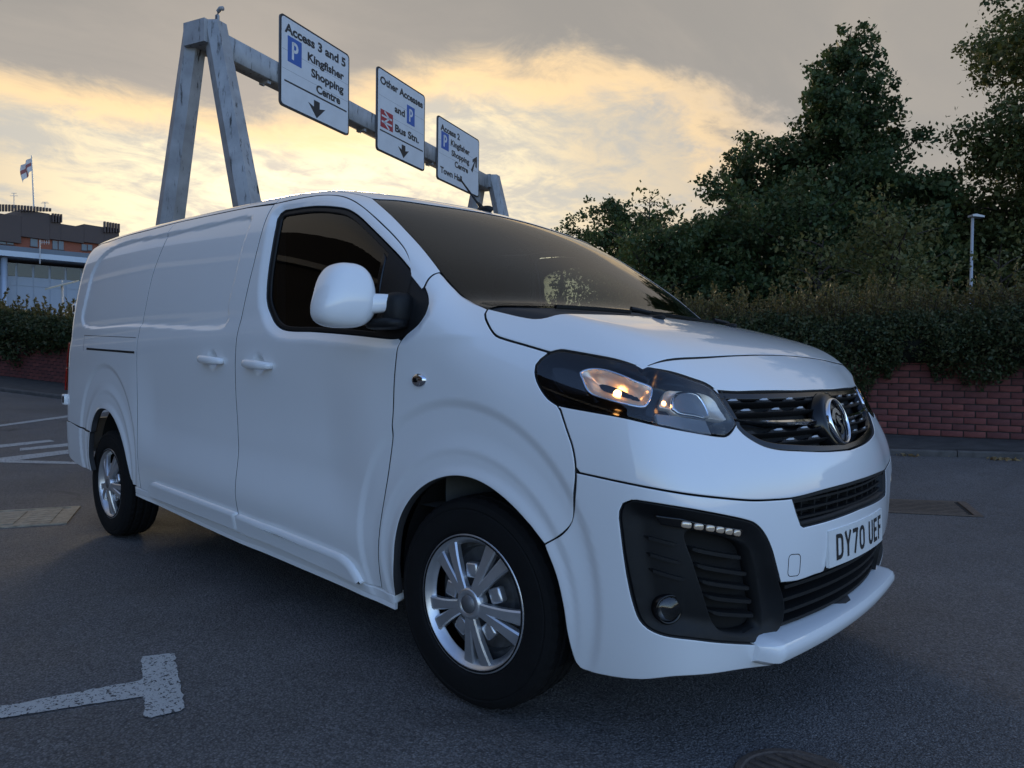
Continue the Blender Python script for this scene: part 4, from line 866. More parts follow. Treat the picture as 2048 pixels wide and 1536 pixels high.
for p_, t_, lb in ((28, 386, 'short whip aerial left of the flagpole on the far roof'), (90, 404, 'small roof aerial right of the flagpole on the far roof')):
    q = at(p_, 415, 93); ae = tag(empty('roof_mast', q), lb, 'aerial'); mb = MB(); hh = at(p_, t_, 93)[2]-q[2]; mb.tube([(0, 0, -.1), (0, 0, hh)], .05, 6); mb.build('mast', POLE, ae)
    mb = MB(); [mb.tube([np.array([0, 0, hh*f])-np.array(_r2)*w_, np.array([0, 0, hh*f])+np.array(_r2)*w_], .03, 5) for f, w_ in ((.98, .35), (.8, .5))]; mb.build('element', POLE, ae)
q = at(80, 512, 46); ae = tag(empty('television_aerial', q), 'television aerial on the pale building roof', 'aerial'); mb = MB(); h_ = at(80, 480, 46)[2]-q[2]; mb.tube([(0, 0, -.5), (0, 0, h_)], .03, 6); mb.build('mast', POLE, ae); mb = MB(); mb.tube([np.array([0, 0, h_*.85]), np.array([0, 0, h_*.85])+np.array(_r2)*.62], .02, 5)
for k in range(4): mb.tube([np.array([0, 0, h_*.85-.13])+np.array(_r2)*(.12+.15*k), np.array([0, 0, h_*.85+.13])+np.array(_r2)*(.12+.15*k)], .014, 5)
mb.build('element', POLE, ae)
# tilted panel on a post behind the left hedge
q = at(124, 600, 21); sp_ = tag(empty('panel_post', (q[0], q[1], q[2]-1)), 'small pale tilted panel on a post behind the left hedge', 'panel'); zc = at(124, 570, 21)[2]-q[2]+1
mb = MB(); mb.tube([(0, 0, 0), (0, 0, zc)], .03, 8); mb.tube([(0, 0, zc), (-.01, 0, zc+.16)], .012, 6); mb.build('post', POLE, sp_)
CREAM = mat('cream panel', (.62, .56, .42), .4); mb = MB(); uu = np.array(_r2)*.97+np.array([0, 0, .24]); mb.prism([(-.42, -.16), (.42, -.16), (.42, .16), (-.42, .16)], (0, 0, zc), uu, np.array(_f)*.9+np.array([0, 0, .30]), np.array([0, 0, 1.]), -.02, .02); mb.build('tilted_panel', CREAM, sp_)
# ---- unseen block added behind the camera as the mirrored building, raised to darken glass
DBR = mat('dark brick', (.035, .028, .026), .9, noise_amt=.2, noise_scale=2)
rb = tag(empty('reflection_block', (-17, -12, 0)), 'dark brick office block across the car park, mirrored in the door window', 'building'); mb = MB(); mb.box((-14, -5, 6.5), (64, 10, 13), R(-12)); mb.build('wall', DBR, rb)
BEAM = mat('concrete band', (.40, .36, .30), .8)
for z in (4.6, 9.6): mb = MB(); mb.box((-14+.1, .1, z), (64, .5, .45), R(-12)); mb.build('concrete_band', BEAM, rb)
# --------------------------------------------------- panels
van = tag(empty('delivery_van', (0, 0, 0)), 'white panel van with sliding side door parked across the asphalt', 'van')
cv = CV
def cat_(*a): return np.concatenate([np.atleast_2d(q) for q in a])
def sym(P):
    """half loop from right to centre -> whole"""
    return cat_(P, mir(P)[::-1])
def support(n, fixed_axis, vals, vr):
    fr = Planar(n, np.eye(3)[fixed_axis], 5.2 if n[0] < -.5 else 2.8); out = []
    V = np.linspace(*vr, 81)
    for c in vals:
        P = solve(fr, np.c_[np.full(81, fr.u[fixed_axis]*c), V]); P = P[np.abs(P[:, fixed_axis]-c) < .02]; out.append(P[(P@fr.n).argmax()])
    return np.array(out)
rail = support((0, -.72, .69), 0, np.r_[-1.335, -1.6, -2, -2.43, -2.8, -3.2, -3.5, -3.7, -3.84], (-.6, .9))
_v = Planar((-.7, -.7, 0), (0, 0, 1), 5.2)
rear = support((-.7, -.7, 0), 2, np.r_[.45, .6, .7, .9, 1.1, 1.3, 1.5, 1.65, 1.76, 1.84], (-3.6, -1.5) if _v.v[0] > 0 else (1.5, 3.6))
sill = spl([-2.74, -1.605, -.375, 0], [.356, .290, .243, .23])
door_rear = np.array([(-1.484, .318), (-1.486, .47), (-1.482, .6), (-1.483, .7), (-1.49, .8), (-1.495, .92), (-1.482, 1.053), (-1.46, 1.167), (-1.437, 1.266), (-1.40, 1.40), (-1.368, 1.53), (-1.345, 1.671), (-1.337, 1.76), (-1.335, rail[0, 2]-.003)])
split = np.array([(-2.64, .385), (-2.64, .8), (-2.631, 1.147), (-2.615, 1.29), (-2.583, 1.413), (-2.546, 1.583), (-2.456, 1.773), (-2.43, rail[3, 2])])
xz = lambda P: np.asarray(P)[:, [0, 2]]
lamp = np.r_[cv['lamp'][:8], np.array([(.554, -.802, 1.094), (.570, -.791, 1.090), (.583, -.777, 1.085)]), cv['lamp'][8:]]; win = cv['window']
wsl = cr(cv['ws_left'])
seam = cv['pillar_seam']
# front wing
wing = cat_(cr(seam[::-1]), wsl[wsl[:, 0] > -.22], cr(cv['hood_side'])[1:], cr(lamp[[3, 2, 1, 0, 29, 28, 27, 26]])[1:], cr(cv['bumper_fender'])[1:], cr(cv['arch_f'][12::-1]), cr(cv['door_front'][::-1]), cr(win[[21, 20, 19, 18, 17, 16]]))
put('front_wing', panel(FS, xz(wing), grid=.009), PAINT, van, True)
# front door
wcl = cr(win[[15, 14, 13, 12, 11, 10, 9, 8, 7, 6, 5, 4, 3, 2, 1, 0, 30, 29, 28, 27, 26, 25, 24, 23, 22]])
dt = cv['door_top'][1:].copy(); dt[0] = rail[0]; dt = np.r_[dt[:1], dt[2:]]
door = cat_(xz(cr(dt)), xz(wcl), xz(cr(cv['door_front'])), [(-.47, .283)], cr(np.c_[np.linspace(-.47, -1.484, 8), sill(np.linspace(-.47, -1.484, 8))+.032])[1:], cr(door_rear)[1:])
doors = put('front_door', panel(FS, door, grid=.013), PAINT, van, True)
# sliding door and rear quarter
railxz = xz(rail)
sl = cat_(cr(door_rear), railxz[1:4], cr(split)[::-1], cr(np.c_[np.linspace(-2.64, -1.484, 8), sill(np.linspace(-2.64, -1.484, 8))+.032])[1:-1])
slid = put('sliding_door', panel(FS, sl, grid=.013), PAINT, van, True)
arch_r = cv['arch_r']
q = cat_(cr(split), railxz[4:-1], [(-3.80, 1.872), (-3.845, 1.835)], (xz(rear)+[.02, 0])[::-1][1:-2], cr([(rear[2, 0]+.02, .693), (-3.62, .66), (-3.445, .645)]), cr(xz(arch_r[3:-1])), [(-2.752, .392)])
put('rear_quarter_panel', panel(FS, q, grid=.013), PAINT, van, True)
q = cat_([(rear[2, 0]+.02, .690)], cr([(-3.9, .687), (-3.62, .657), (-3.45, .642)]), cr(xz(arch_r[3::-1])), cr([(-3.47, .395), (-3.7, .40), (-3.95, .43), (rear[0, 0]+.02, .47)]))
put('rear_bumper_corner', panel(FS, q, off=.006, depth=.03), PAINT, van, True)
# sill with its pinch flange
xs = np.linspace(-.385, -2.73, 30)
put('sill', panel(FS, cat_(np.c_[xs, sill(xs)+.030], np.c_[xs, sill(xs)-.004][::-1]), off=.002, gap=.001, depth=.05), PAINT, van, True, seam=False)
mb = MB(); xs = np.linspace(-.385, -2.73, 24); P = np.c_[xs, np.full(24, -.93), sill(xs)-.012]; P[:, 1] = snap(np.c_[xs, np.full(24, -.92), sill(xs)])[0][:, 1]+.012
sweep(mb, P, np.tile([0, -1., 0], (24, 1)), -.010, .012, 0, .012)
both_mesh('sill_flange', mb.mesh('sill_flange'), PAINT, van)
# rubbing strips
for nm, c in (('rear', 'skirt_r'), ('front', 'skirt_f')):
    k = cv[c]; k2 = xz(k)
    if nm == 'rear': lp = cat_(k2[0], k2[1], k2[1]+[.0, -.085], k2[3]+[.03, -.01], k2[3]+[.03, .05])
    else: lp = cat_(k2[0], cr(k2[1:4]), k2[4], k2[5], [(-1.478, k2[0, 1]-.085)])
    put('rubbing_strip', panel(FS, lp, off=.030, gap=.002, ring=.011, drop=.012, depth=.045, step=.02), PAINT, van, True, seam=False)
# pillar and cant rail
redge = solve(FT, np.array([(-.80, -.747), (-.9, -.757), (-1.0, -.767), (-1.2, -.787), (-1.335, -.80)]))
pil = cat_(cr(dt), win[16], cr(seam[::-1]), wsl[wsl[:, 0] < -.235][::-1], redge, solve(FT, [(-1.337, -.812)]))
put('windscreen_pillar', panel(FPIL, pil, grid=.016), PAINT, van, True)
# roof
wst = cv['ws_top'].copy(); wst[-1] = (-.69, -.12, 1.79); wst = np.r_[wst, [(-.69, 0, 1.79)]]
railxy = rail[:, :2]
half = cat_([(-3.955, 0), (-3.955, -.45), (-3.93, -.70), (-3.88, -.79)], railxy[::-1][1:], redge[::-1][:, :2], cr(wst)[:, :2])
rf = cat_(half, (half*[1, -1])[::-1])
roof = put('roof', panel(FT, rf, grid=.03, step=.014), PAINT, van)[0]
# bonnet
hr = np.array([(.006, -.844), (.072, -.837), (.136, -.828), (.183, -.817), (.213, -.800), (.236, -.76), (.247, -.66), (.252, -.4), (.256, 0)])
half = cat_(cr(hr)[::-1], cr(cv['hood_side'])[:, :2], cr(lamp[3:9])[:, :2], cr(cv['hood_front'][:6])[:, :2], [(.624, 0)])
bon = cat_(half, (half*[1, -1])[::-1])
bonnet = put('bonnet', panel(FT, bon, grid=.016), PAINT, van)[0]
half = cat_(cr(lamp[8:16])[::-1], cr(cat_(cv['hood_front'][:6], (.624, 0, 1.137))))
bot = cr(cat_(cv['header_bottom'][:3], (.737, 0, 1.018)))
hd = cat_(half, mir(half)[::-1], mir(bot), bot[::-1])
put('grille_header', panel(FHDR, hd, grid=.016), PAINT, van)
# bumper, two pieces
bf = cr(cv['bumper_fender']); up = bf[bf[:, 2] > .795]
gl = cr(cat_(cv['grille_low'][:7], (.846, 0, .826)))
mid = cr(cat_(cv['bumper_mid'][:8], (.874, 0, .727)))
half = cat_(gl[::-1], cr(lamp[17:27]), up[1:], mid[1:])
fbum = put('front_bumper', panel(FC, cat_(half, mir(half)[::-1]), grid=.016), PAINT, van)[0]
midl = mid[mid[:, 1] < -.44]; intk = np.array([(.832, -.439, .717), (.839, -.424, .675), (.846, -.405, .637), (.8475, -.392, .630), (.867, -.256, .631), (.88, 0, .636)])
half = cat_(intk[::-1], midl[::-1], bf[bf[:, 2] <= .795], cr(cv['arch_f'][13:])[1:], cr(cv['bumper_bot'][:7])[1:], [(.80, -.40, .235), (.83, -.2, .238), (.836, 0, .24)])
lowhole = cat_(cr(cv['fog'])[:], cr([(.824, -.491, .482), (.838, -.411, .474), (.854, -.321, .476), (.863, -.262, .478), (.8635, -.258, .487), (.878, 0, .487)])[1:])
low_bot = cat_([(.852, 0, .326), (.847, -.2, .322)], cr(cv['fog2']), cv['fog'][0])
hole = cat_(lowhole, mir(lowhole)[::-1], mir(low_bot)[::-1], low_bot)
put('lower_bumper', panel(FC, cat_(half, mir(half)[::-1]), [hole], grid=.012, depth=.03), PAINT, van)
# splitter lip
mb = MB(); ys = np.linspace(-.56, .56, 57); V = []; F = []
sec = [(-.060, .044), (-.014, .038), (.003, .030), (.009, .016), (.009, .0), (-.002, -.022), (-.03, -.034), (-.10, -.038)]
for y in ys:
    t = abs(y)/.56; x0 = .870-.034*t**2; z0 = .284+.006*t*t
    e_ = max(0, (t-.93)/.07); s = 1-.25*e_**1.5
    V += [(x0+a*s-.045*e_**2, y, z0+b*s) for a, b in sec]
k = len(sec)
for i in range(56):
    for j in range(k-1): F.append((i*k+j, i*k+j+1, (i+1)*k+j+1, (i+1)*k+j))
F += [tuple(range(k)), tuple(range(56*k, 57*k))]
mb.add(V, F); mb.build('splitter_lip', PAINT, van, angle=28)
# rear doors and rear face
def rface(y0, y1):
    r = rear[1:]; zs = r[:, 2]
    outer = np.c_[-r[:, 1], zs]
    return outer
outer = np.c_[-rear[:, 1], rear[:, 2]]
for s in (1, -1):
    lp = cat_([(0, .72)], outer[3:], [(.62, 1.90), (.3, 1.915), (0, 1.92)]); d = panel(FREAR, lp*[1, 1], grid=.06, step=.04)
    put('rear_door', d if s == 1 else flipY(d), PAINT, van)
lp = cat_([(0, .45)], outer[:3], [(0, .70)]); lp2 = cat_(lp, (lp*[-1, 1])[::-1])
put('rear_bumper', panel(FREAR, lp2, grid=.06, step=.04, off=.02, depth=.06), PAINT, van)
for z0, z1 in ((1.06, 1.235), (.90, 1.055)):
    P, n = snap([(-4.06, -.905, z) for z in np.linspace(z0, z1, 7)]); mb = MB(); sweep(mb, P, n, -.001, .001, -.02, .014)
    V = []; 
    mb = MB(); z = np.linspace(z0, z1, 7); P, n = snap(np.c_[np.full(7, -4.06), np.full(7, -.90), z]); t = np.cross(n, [0, 0, 1.])
    A = P+n*.012; Q = np.concatenate([A-t*.045, A+t*.045, P-t*.05, P+t*.05]); F = []
    for i in range(6): F += [(i, i+1, 8+i, 7+i), (i, i+1, 15+i, 14+i), (7+i, 8+i, 22+i, 21+i)]
    F += [(0, 7, 21, 14), (6, 13, 27, 20)]; mb.add(Q, F)
    both_mesh('tail_light', mb.mesh('tail_light', smooth=True), RED, van)
for z in (1.47, .835):
    mb = MB(); P, n = snap([(-4.02, -.90, z)]); c = P[0]+n[0]*.012; mb.box(c, (.06, .035, .075)); me = bevel_mesh(mb.mesh('door_hinge'), .008)
    h = both_mesh('door_hinge', me, PAINT, van)
    mb = MB(); mb.box(c+np.array([.010, -.010, 0]), (.03, .02, .045)); both_mesh('hinge_cover', mb.mesh('hinge_cover'), GLOSSB, h)
# --------------------------------------------------- glass
wsb = np.array([(.003, -.847), (.012, -.82), (.025, -.75), (.035, -.6), (.04, -.3), (.042, 0)])
half = cat_(cr(wst)[::-1][:, :2], wsl[:, :2], cr(wsb)[1:])
wsloop = cat_(half, (half*[1, -1])[::-1])
ws = put('windscreen', panel(FT, wsloop, gap=.003, off=-.004, grid=.03, ring=0), WSG, van)[0]
ih = np.array([(-.62, 0), (-.622, -.25), (-.635, -.45), (-.655, -.60), (-.66, -.665), (-.63, -.70), (-.368, -.765), (-.183, -.782), (-.10, -.775), (-.05, -.75), (-.015, -.70), (.005, -.6), (.016, -.3), (.018, 0)])
ih = cat_(cr(ih), (cr(ih)*[1, -1])[::-1])
put('frit_border', panel(FT, wsloop, [ih], gap=.001, off=-.010, grid=.03, ring=.002, drop=0, depth=.004), GLOSSB, ws)
cow = cat_(cr(wsb), (cr(wsb)*[1, -1])[::-1], (cr(hr)*[1, -1]), cr(hr)[::-1])
cowl = put('scuttle_panel', panel(FT, cow, gap=.002, off=-.012, ring=.002, drop=0), SEAM, van)[0]
# windscreen sensor pod behind the glass
mb = MB(); P, n = snap([(-.63, 0, 1.75), (-.50, 0, 1.69)]); mb.prism([(-.09, .02), (.09, .02), (.05, -.17), (-.05, -.17)], P[0]-n[0]*.02, (0, 1, 0), np.cross(n[0], (0, 1., 0))*1, n[0], 0, -.05)
mb.build('sensor_pod', PLAST, van)
# side windows with rubber seal, quarter post and mirror sail
wl2 = xz(cr(win, closed=True))
gloop = wl2; sail_x = -.462
inn = inset(resample(wl2, .012) if area2(wl2) > 0 else resample(wl2[::-1], .012), .020)
d_ = panel(FS, wl2, gap=.004, off=-.014, ring=0, grid=.03); put('door_window', d_, DIMG, van); put('door_window', flipY(d_), FARG, van)
put('window_seal', panel(FS, wl2, [inn], gap=.0015, off=-.006, ring=.003, drop=.002, depth=.012), PLAST, van, True)
sl_ = inn[inn[:, 0] > sail_x]; i0 = np.where(np.diff(np.r_[0, (inn[:, 0] > sail_x).astype(int)]) == 1)[0]
inn_r = np.roll(inn, -i0[0], 0) if len(i0) else inn; sl_ = inn_r[inn_r[:, 0] > sail_x]
sail = put('mirror_sail', panel(FS, sl_, gap=-.004, off=-.006, ring=.003, drop=.002), PLAST, van, True)
zt, zb = sl_[[0, -1], 1].max(), sl_[[0, -1], 1].min()
lp = np.array([(-.492, zb-.01), (-.474, zb-.01), (-.474, zt-.01), (-.492, zt+.01)])
put('quarter_post', panel(FS, lp, gap=0, off=-.008, ring=.002, drop=.001), GLOSSB, van, True)
lp = np.array([(-.3015, 1.16), (-.2985, 1.16), (-.3085, 1.40), (-.3115, 1.40)])
put('sail_joint', panel(FS, lp, gap=0, off=-.0035, ring=0, grid=.02), DARK, van, True)
# --------------------------------------------------- side details
def handle(hx, hz):
    mb = MB(); t = np.linspace(-1, 1, 15); P = np.c_[hx+t*.118, np.full(15, -.9), hz-.018*t*.4]
    Q, n = snap(np.c_[P[:, 0], np.full(15, -.96), P[:, 2]]); y = np.minimum(Q[:, 1], np.interp(t, [-1, 1], [Q[0, 1], Q[-1, 1]])); V = []; F = []; k = 10
    for i in range(15):
        o = .030*(1-abs(t[i])**3.0)+.004; hgt = .0195*(1-.35*abs(t[i])**4); 
        for j in range(k):
            a = 2*math.pi*j/k; V.append((P[i, 0], y[i]-o+.013*math.cos(a), P[i, 2]+hgt*math.sin(a)*abs(math.sin(a))**-.3 if abs(math.sin(a)) > 1e-6 else P[i, 2]))
    for i in range(14):
        for j in range(k): F.append((i*k+j, i*k+(j+1) % k, (i+1)*k+(j+1) % k, (i+1)*k+j))
    F += [tuple(range(k)), tuple(range(14*k, 15*k))]; mb.add(V, F); return mb.mesh('door_handle', smooth=True)
both_mesh('door_handle', handle(-1.700, 1.106), PAINT, slid); both_mesh('door_handle', handle(-1.262, 1.086), PAINT, doors)
# sliding door rail slot
for nm, lp, m, off in (('rail_slot', [(-3.522, 1.174), (-2.66, 1.143), (-2.66, 1.155), (-3.522, 1.187)], DARK, .0015), ('rail_cover_joint', [(-3.61, 1.268), (-2.65, 1.2305), (-2.65, 1.233), (-3.61, 1.2705)], GLOSSB, .0012), ('rail_cover_joint', [(-3.61, 1.2705), (-3.607, 1.2705), (-3.59, 1.17), (-3.593, 1.17)], GLOSSB, .0012)):
    put(nm, panel(FS, np.array(lp), gap=0, off=off, ring=0, grid=.02), m, van, True)
# side repeater
P, n = snap([(-.199, -.96, 1.037)]); mb = MB(); mb.lathe([(.0, .012), (.018, .011), (.025, .007), (.028, 0), (.028, -.004)], (0, 0, 0), (0, -1, 0), 24)
me = mb.mesh('side_repeater', smooth=True); me.transform(Matrix.Translation(P[0]) @ Matrix.Diagonal((1.25, 1, .85, 1))); rep = both_mesh('side_repeater', me, CHROME, van)
mb = MB(); mb.box((P[0][0]-.006, P[0][1]-.012, P[0][2]), (.018, .004, .014)); both_mesh('repeater_lens', mb.mesh('repeater_lens'), GLOSSB, rep)
# door mirrors
def superell(c, a, e1, e2, n=28, m=20, shear=(0, 0)):
    V = []; F = []; sp = lambda v, e: math.copysign(abs(v)**e, v)
    for i in range(m+1):
        th = -math.pi/2+math.pi*i/m
        for j in range(n):
            ph = 2*math.pi*j/n; z = sp(math.sin(th), e1); x = sp(math.cos(th), e1)*sp(math.cos(ph), e2); y = sp(math.cos(th), e1)*sp(math.sin(ph), e2)
            V.append((c[0]+a[0]*x+shear[0]*z, c[1]+a[1]*y+shear[1]*z, c[2]+a[2]*z))
    for i in range(m):
        for j in range(n): F.append((i*n+j, i*n+(j+1) % n, (i+1)*n+(j+1) % n, (i+1)*n+j))
    return np.array(V), F
MC = np.array([-.425, -1.100, 1.318])
V, F = superell((0, 0, 0), (.076, .092, .110), .72, .70, 40, 28)
tz = np.clip(V[:, 2]/.110, -1, 1); V[:, 1] = V[:, 1]*(1-.20*tz)+.012*tz
V[:, 0] = np.where(V[:, 0] < -.025, -.025+(V[:, 0]+.025)*.25, V[:, 0])          # flat rear face
V[:, 0] += .22*V[:, 1]-.012*np.maximum(tz, 0)                                 # swept back outboard
me = mesh('mirror_housing', V+MC, F, smooth=True); mh = both_mesh('wing_mirror', me, PAINT, van)
mb = MB(); t = np.linspace(0, 1, 9); V = []; F = []
for i in range(9):
    c = MC+np.array([.005+.085*t[i], .02+.105*t[i], -.030+.008*t[i]]); hz = .040-.010*t[i]; hx = .045-.006*t[i]
    V += [c+np.array([hx*math.cos(a)*abs(math.cos(a))**-.4, 0, hz*math.sin(a)*abs(math.sin(a))**-.4]) for a in (np.arange(16)+.5)*2*math.pi/16]
for i in range(8):
    for j in range(16): F.append((i*16+j, i*16+(j+1) % 16, (i+1)*16+(j+1) % 16, (i+1)*16+j))
F += [tuple(range(16)), tuple(range(8*16, 9*16))]; mb.add(V, F); both_mesh('mirror_arm', mb.mesh('mirror_arm', angle=50), PAINT, mh)
V, F = superell(MC+np.array([.105, .145, -.045]), (.050, .050, .060), .6, .7, 20, 14); both_mesh('mirror_base', mesh('mirror_base', V, F, smooth=True), PLAST, mh)
V, F = superell(MC+np.array([.075, .12, -.092]), (.085, .05, .020), .6, .7, 20, 14); both_mesh('mirror_foot', mesh('mirror_foot', V, F, smooth=True), PLAST, mh)
V, F = superell(MC+np.array([-.036, 0, 0]), (.005, .066, .078), .5, .5, 20, 14); V[:, 0] += .22*(V[:, 1]-MC[1]); both_mesh('mirror_glass', mesh('mirror_glass', V, F, smooth=True), CHROME, mh)
# roof aerial
mb = MB(); mb.tube([(-.845, 0, 1.847), (-.875, 0, 1.882), (-.895, 0, 1.895)], [.026, .016, .008], 12); P0_ = solve(FT, np.array([(-.86, 0.)]))[0]
V, F = superell(P0_+np.array([-.01, 0, .008]), (.055, .022, .02), .9, .9, 20, 12); mb.add(V, F); mb.tube([P0_+np.array([-.02, 0, .012]), P0_+np.array([-.055, 0, .048])], [.014, .008], 10); mb.tube([P0_+np.array([-.05, 0, .04]), P0_+np.array([-.185, 0, .188])], [.0055, .0045], 8)
mb.v = mb.v[36:]; mb.f = [tuple(i-36 for i in f) for f in mb.f if min(f) >= 36]; mb.mi = [0]*len(mb.f)
mb.build('roof_aerial', PLAST, van, smooth=True)
# washer jets and wipers
for s in (-1, 1):
    P, n = snap([(.283, .277*s, 1.255)]); V, F = superell(P[0]+n[0]*.004, (.026, .013, .010), .8, .8, 16, 10); link('washer_jet', mesh('washer_jet', V, F, smooth=True), PLAST, bonnet)
for y0, y1, x0, x1 in ((-.24, -.62, .125, .13), (.45, .02, .10, .08)):
    P, n = snap(np.c_[np.linspace(x0+.02, x1-.03, 9), np.linspace(y0, y1, 9), np.full(9, 1.31)]); mb = MB(); sweep(mb, P-n*.004, n, -.006, .006, 0, .010, (1, 0, 0)); sweep(mb, P-n*.004, n, -.003, .003, -.004, .008, (1, 0, 0)); mb.tube([P[0]+n[0]*.012, P[0]+np.array([.03, .08, .0])], .009, 8); mb.build('wiper', PLAST, van)
# --------------------------------------------------- grille
def on_body(P, step=.02):
    return snap(cr(P, step))
grille = MB()
rows = [.994, .965, .906, .877]
half_y = spl([.83, .86, .90, .93, .98, 1.02], [.30, .46, .555, .565, .58, .60])
gy = np.linspace(-.58, .58, 80)
gr = cat_(cr(cat_(cv['header_bottom'][:3], (.737, 0, 1.018))), (mir(cr(cat_(cv['header_bottom'][:3], (.737, 0, 1.018))))[::-1]), mir(cr(lamp[15:18])), mir(gl), gl[::-1], cr(lamp[15:18])[::-1])
gsurf = put('front_grille', panel(FC, gr, gap=-.004, off=-.050, ring=.002, depth=.004, grid=.03), DARK, van)[0]
rim_in = panel(FC, gr, gap=.001, off=-.004, ring=0)
g2 = FC.to2d(gr); g2 = resample(g2, .012); g2 = g2 if area2(g2) > 0 else g2[::-1]
put('grille_surround', panel(FC, g2, [inset(g2, .020)], gap=.001, off=-.006, ring=.003, drop=.001, depth=.04), GLOSSB, gsurf)
def bodyline(z, y0, y1, n=60):
    y = np.linspace(y0, y1, n); P = solve(FC_X, np.c_[y, np.full(n, z)]); return P, grad(P)
FC_X = Planar((1, 0, 0), (0, 1, 0), 1.6)
for r, z in enumerate(rows):
    hy = float(half_y(z))-.01; P, n = bodyline(z, -hy, hy, 121); y = P[:, 1]; ph = (np.abs(y)/.152+.25*(r % 2)) % 1
    w = np.clip((.30-np.abs(ph-.5))/.10, 0, 1)                                  # trapezoid wave
    mb = MB(); V = []; F = []
    for i in range(121):
        for a, b in ((-.008, -.045), (-.008, -.012), (-.004, -.009), (-.001+.008*w[i], -.014), (.003+.008*w[i], -.045)): V.append(P[i]+n[i]*b+np.array([0, 0, a]))
    for i in range(120):
        for j in range(4): F.append((i*5+j, i*5+j+1, i*5+6+j, i*5+5+j))
    mb.add(V, F); mb.build('grille_slat', PLAST, gsurf, angle=40)
    for k in range(-4, 5):
        for s in ((-1, 1) if k else (1,)):
            pass
    for k in range(5):
        yc = (k+.5-.25*(r % 2))*.152
        if .13 < yc < hy-.02:
            for s in (-1, 1):
                Pc, nc = bodyline(z+.003, s*yc-.024, s*yc+.024, 5); mb = MB(); sweep(mb, Pc-nc*.010, nc, -.0030, .0030, 0, .005, (-.35, 0, .94), taper=True); mb.build('grille_dash', SATIN, gsurf)
for s in (1, -1):
    P, n = on_body(cv['gr_chrome'][:3]*[1, s, 1]); Pb = P; k = np.linspace(0, 1, len(P)); mb = MB(); V = []; F = []
    for i in range(len(P)):
        h = .006+.008*k[i]
        if i >= len(P)-2: h *= .8
        for a, b in ((.004, -.03), (.003, -.006), (-h*.6, .003), (-h*1.25, -.004), (-h*1.3, -.03)): V.append(P[i]+n[i]*b+np.array([0, 0, a]))
    for i in range(len(P)-1):
        for j in range(4): F.append((i*5+j, i*5+j+1, i*5+6+j, i*5+5+j))
    F.append(tuple(range((len(P)-1)*5, len(P)*5))); mb.add(V, F); mb.build('chrome_bar', CHROME, gsurf, angle=30)
# badge
BC = np.array([.803, 0, .916]); bn = np.array([.95, 0, .31]); bn /= np.linalg.norm(bn)
mb = MB(); mb.lathe([(.108, -.05), (.104, -.012), (.094, -.004), (.07, -.004), (0, -.004)], BC, bn, 56); mb.build('badge_plinth', GLOSSB, gsurf, smooth=True)
mb = MB(); mb.lathe([(.070, .0), (.070, .006), (.072, .010), (.076, .010), (.079, .006), (.079, -.004)], BC, bn, 56); badge = mb.build('badge_ring', CHROME, gsurf, smooth=True)
bu = np.array([0, 1., 0]); bv = np.cross(bn, bu); bv = bv if bv[2] > 0 else -bv
mb = MB()
griff = [[(-.052, .012), (-.020, .040), (.006, .046), (.030, .034), (.040, .018), (.020, .020), (.006, .030), (-.010, .026), (-.022, .006), (-.030, -.010), (-.036, .004)],
         [(.000, .022), (.018, .010), (.012, -.006), (.030, -.018), (.026, -.034), (.006, -.046), (-.014, -.040), (.004, -.030), (.010, -.020), (-.006, -.006), (-.012, .010)],
         [(-.046, -.010), (-.034, -.018), (-.028, -.036), (-.014, -.050), (-.036, -.044), (-.048, -.028)], [(.044, .004), (.050, -.012), (.042, -.030), (.036, -.012)]]
for g in griff: mb.prism(g, BC, bu, bv, bn, -.004, .004)
mb.build('badge_emblem', DKCHROME, gsurf)
# --------------------------------------------------- bumper openings
it = cat_([(.874, 0, .724)], mid[mid[:, 1] > -.43][::-1][1:], intk[:], mir(intk)[::-1], mir(mid[mid[:, 1] > -.43]))
itk = put('lower_intake', panel(FC, cat_(intk, mir(intk)[::-1], mir(mid[mid[:, 1] > -.44]), mid[mid[:, 1] > -.44][::-1]), gap=-.004, off=-.055, ring=.002, depth=.004, grid=.03), DARK, van)[0]
l2 = FC.to2d(cat_(intk, mir(intk)[::-1], mir(mid[mid[:, 1] > -.44]), mid[mid[:, 1] > -.44][::-1])); l2 = resample(l2, .012); l2 = l2 if area2(l2) > 0 else l2[::-1]
put('intake_frame', panel(FC, l2, [inset(l2, .012)], gap=.001, off=-.008, ring=.003, drop=.002, depth=.04), PLAST, itk)
for z in (.702, .676, .652):
    P, n = bodyline(z, -.405, .405, 41); mb = MB(); sweep(mb, P-n*.02, n, -.0035, .0035, -.035, .0); mb.build('intake_slat', PLAST, itk)
for y in np.linspace(-.36, .36, 10):
    P, n = snap([(.87, y, .675)]); mb = MB(); mb.box(P[0]-n[0]*.038, (.02, .006, .085)); mb.build('intake_rib', PLAST, itk)
lg = put('lower_grille', panel(FC, hole, gap=-.004, off=-.075, ring=.002, depth=.004, grid=.03), DARK, van)[0]
for z in (.455, .415, .375, .338):
    P, n = bodyline(z, -.44, .44, 41); mb = MB(); sweep(mb, P-n*.018, n, -.006, .004, -.05, .0); mb.build('grille_slat', PLAST, lg)
P, n = bodyline(.480, -.45, .45, 41); mb = MB(); sweep(mb, P-n*.010, n, -.008, .004, -.05, .0); mb.build('grille_slat', PLAST, lg)
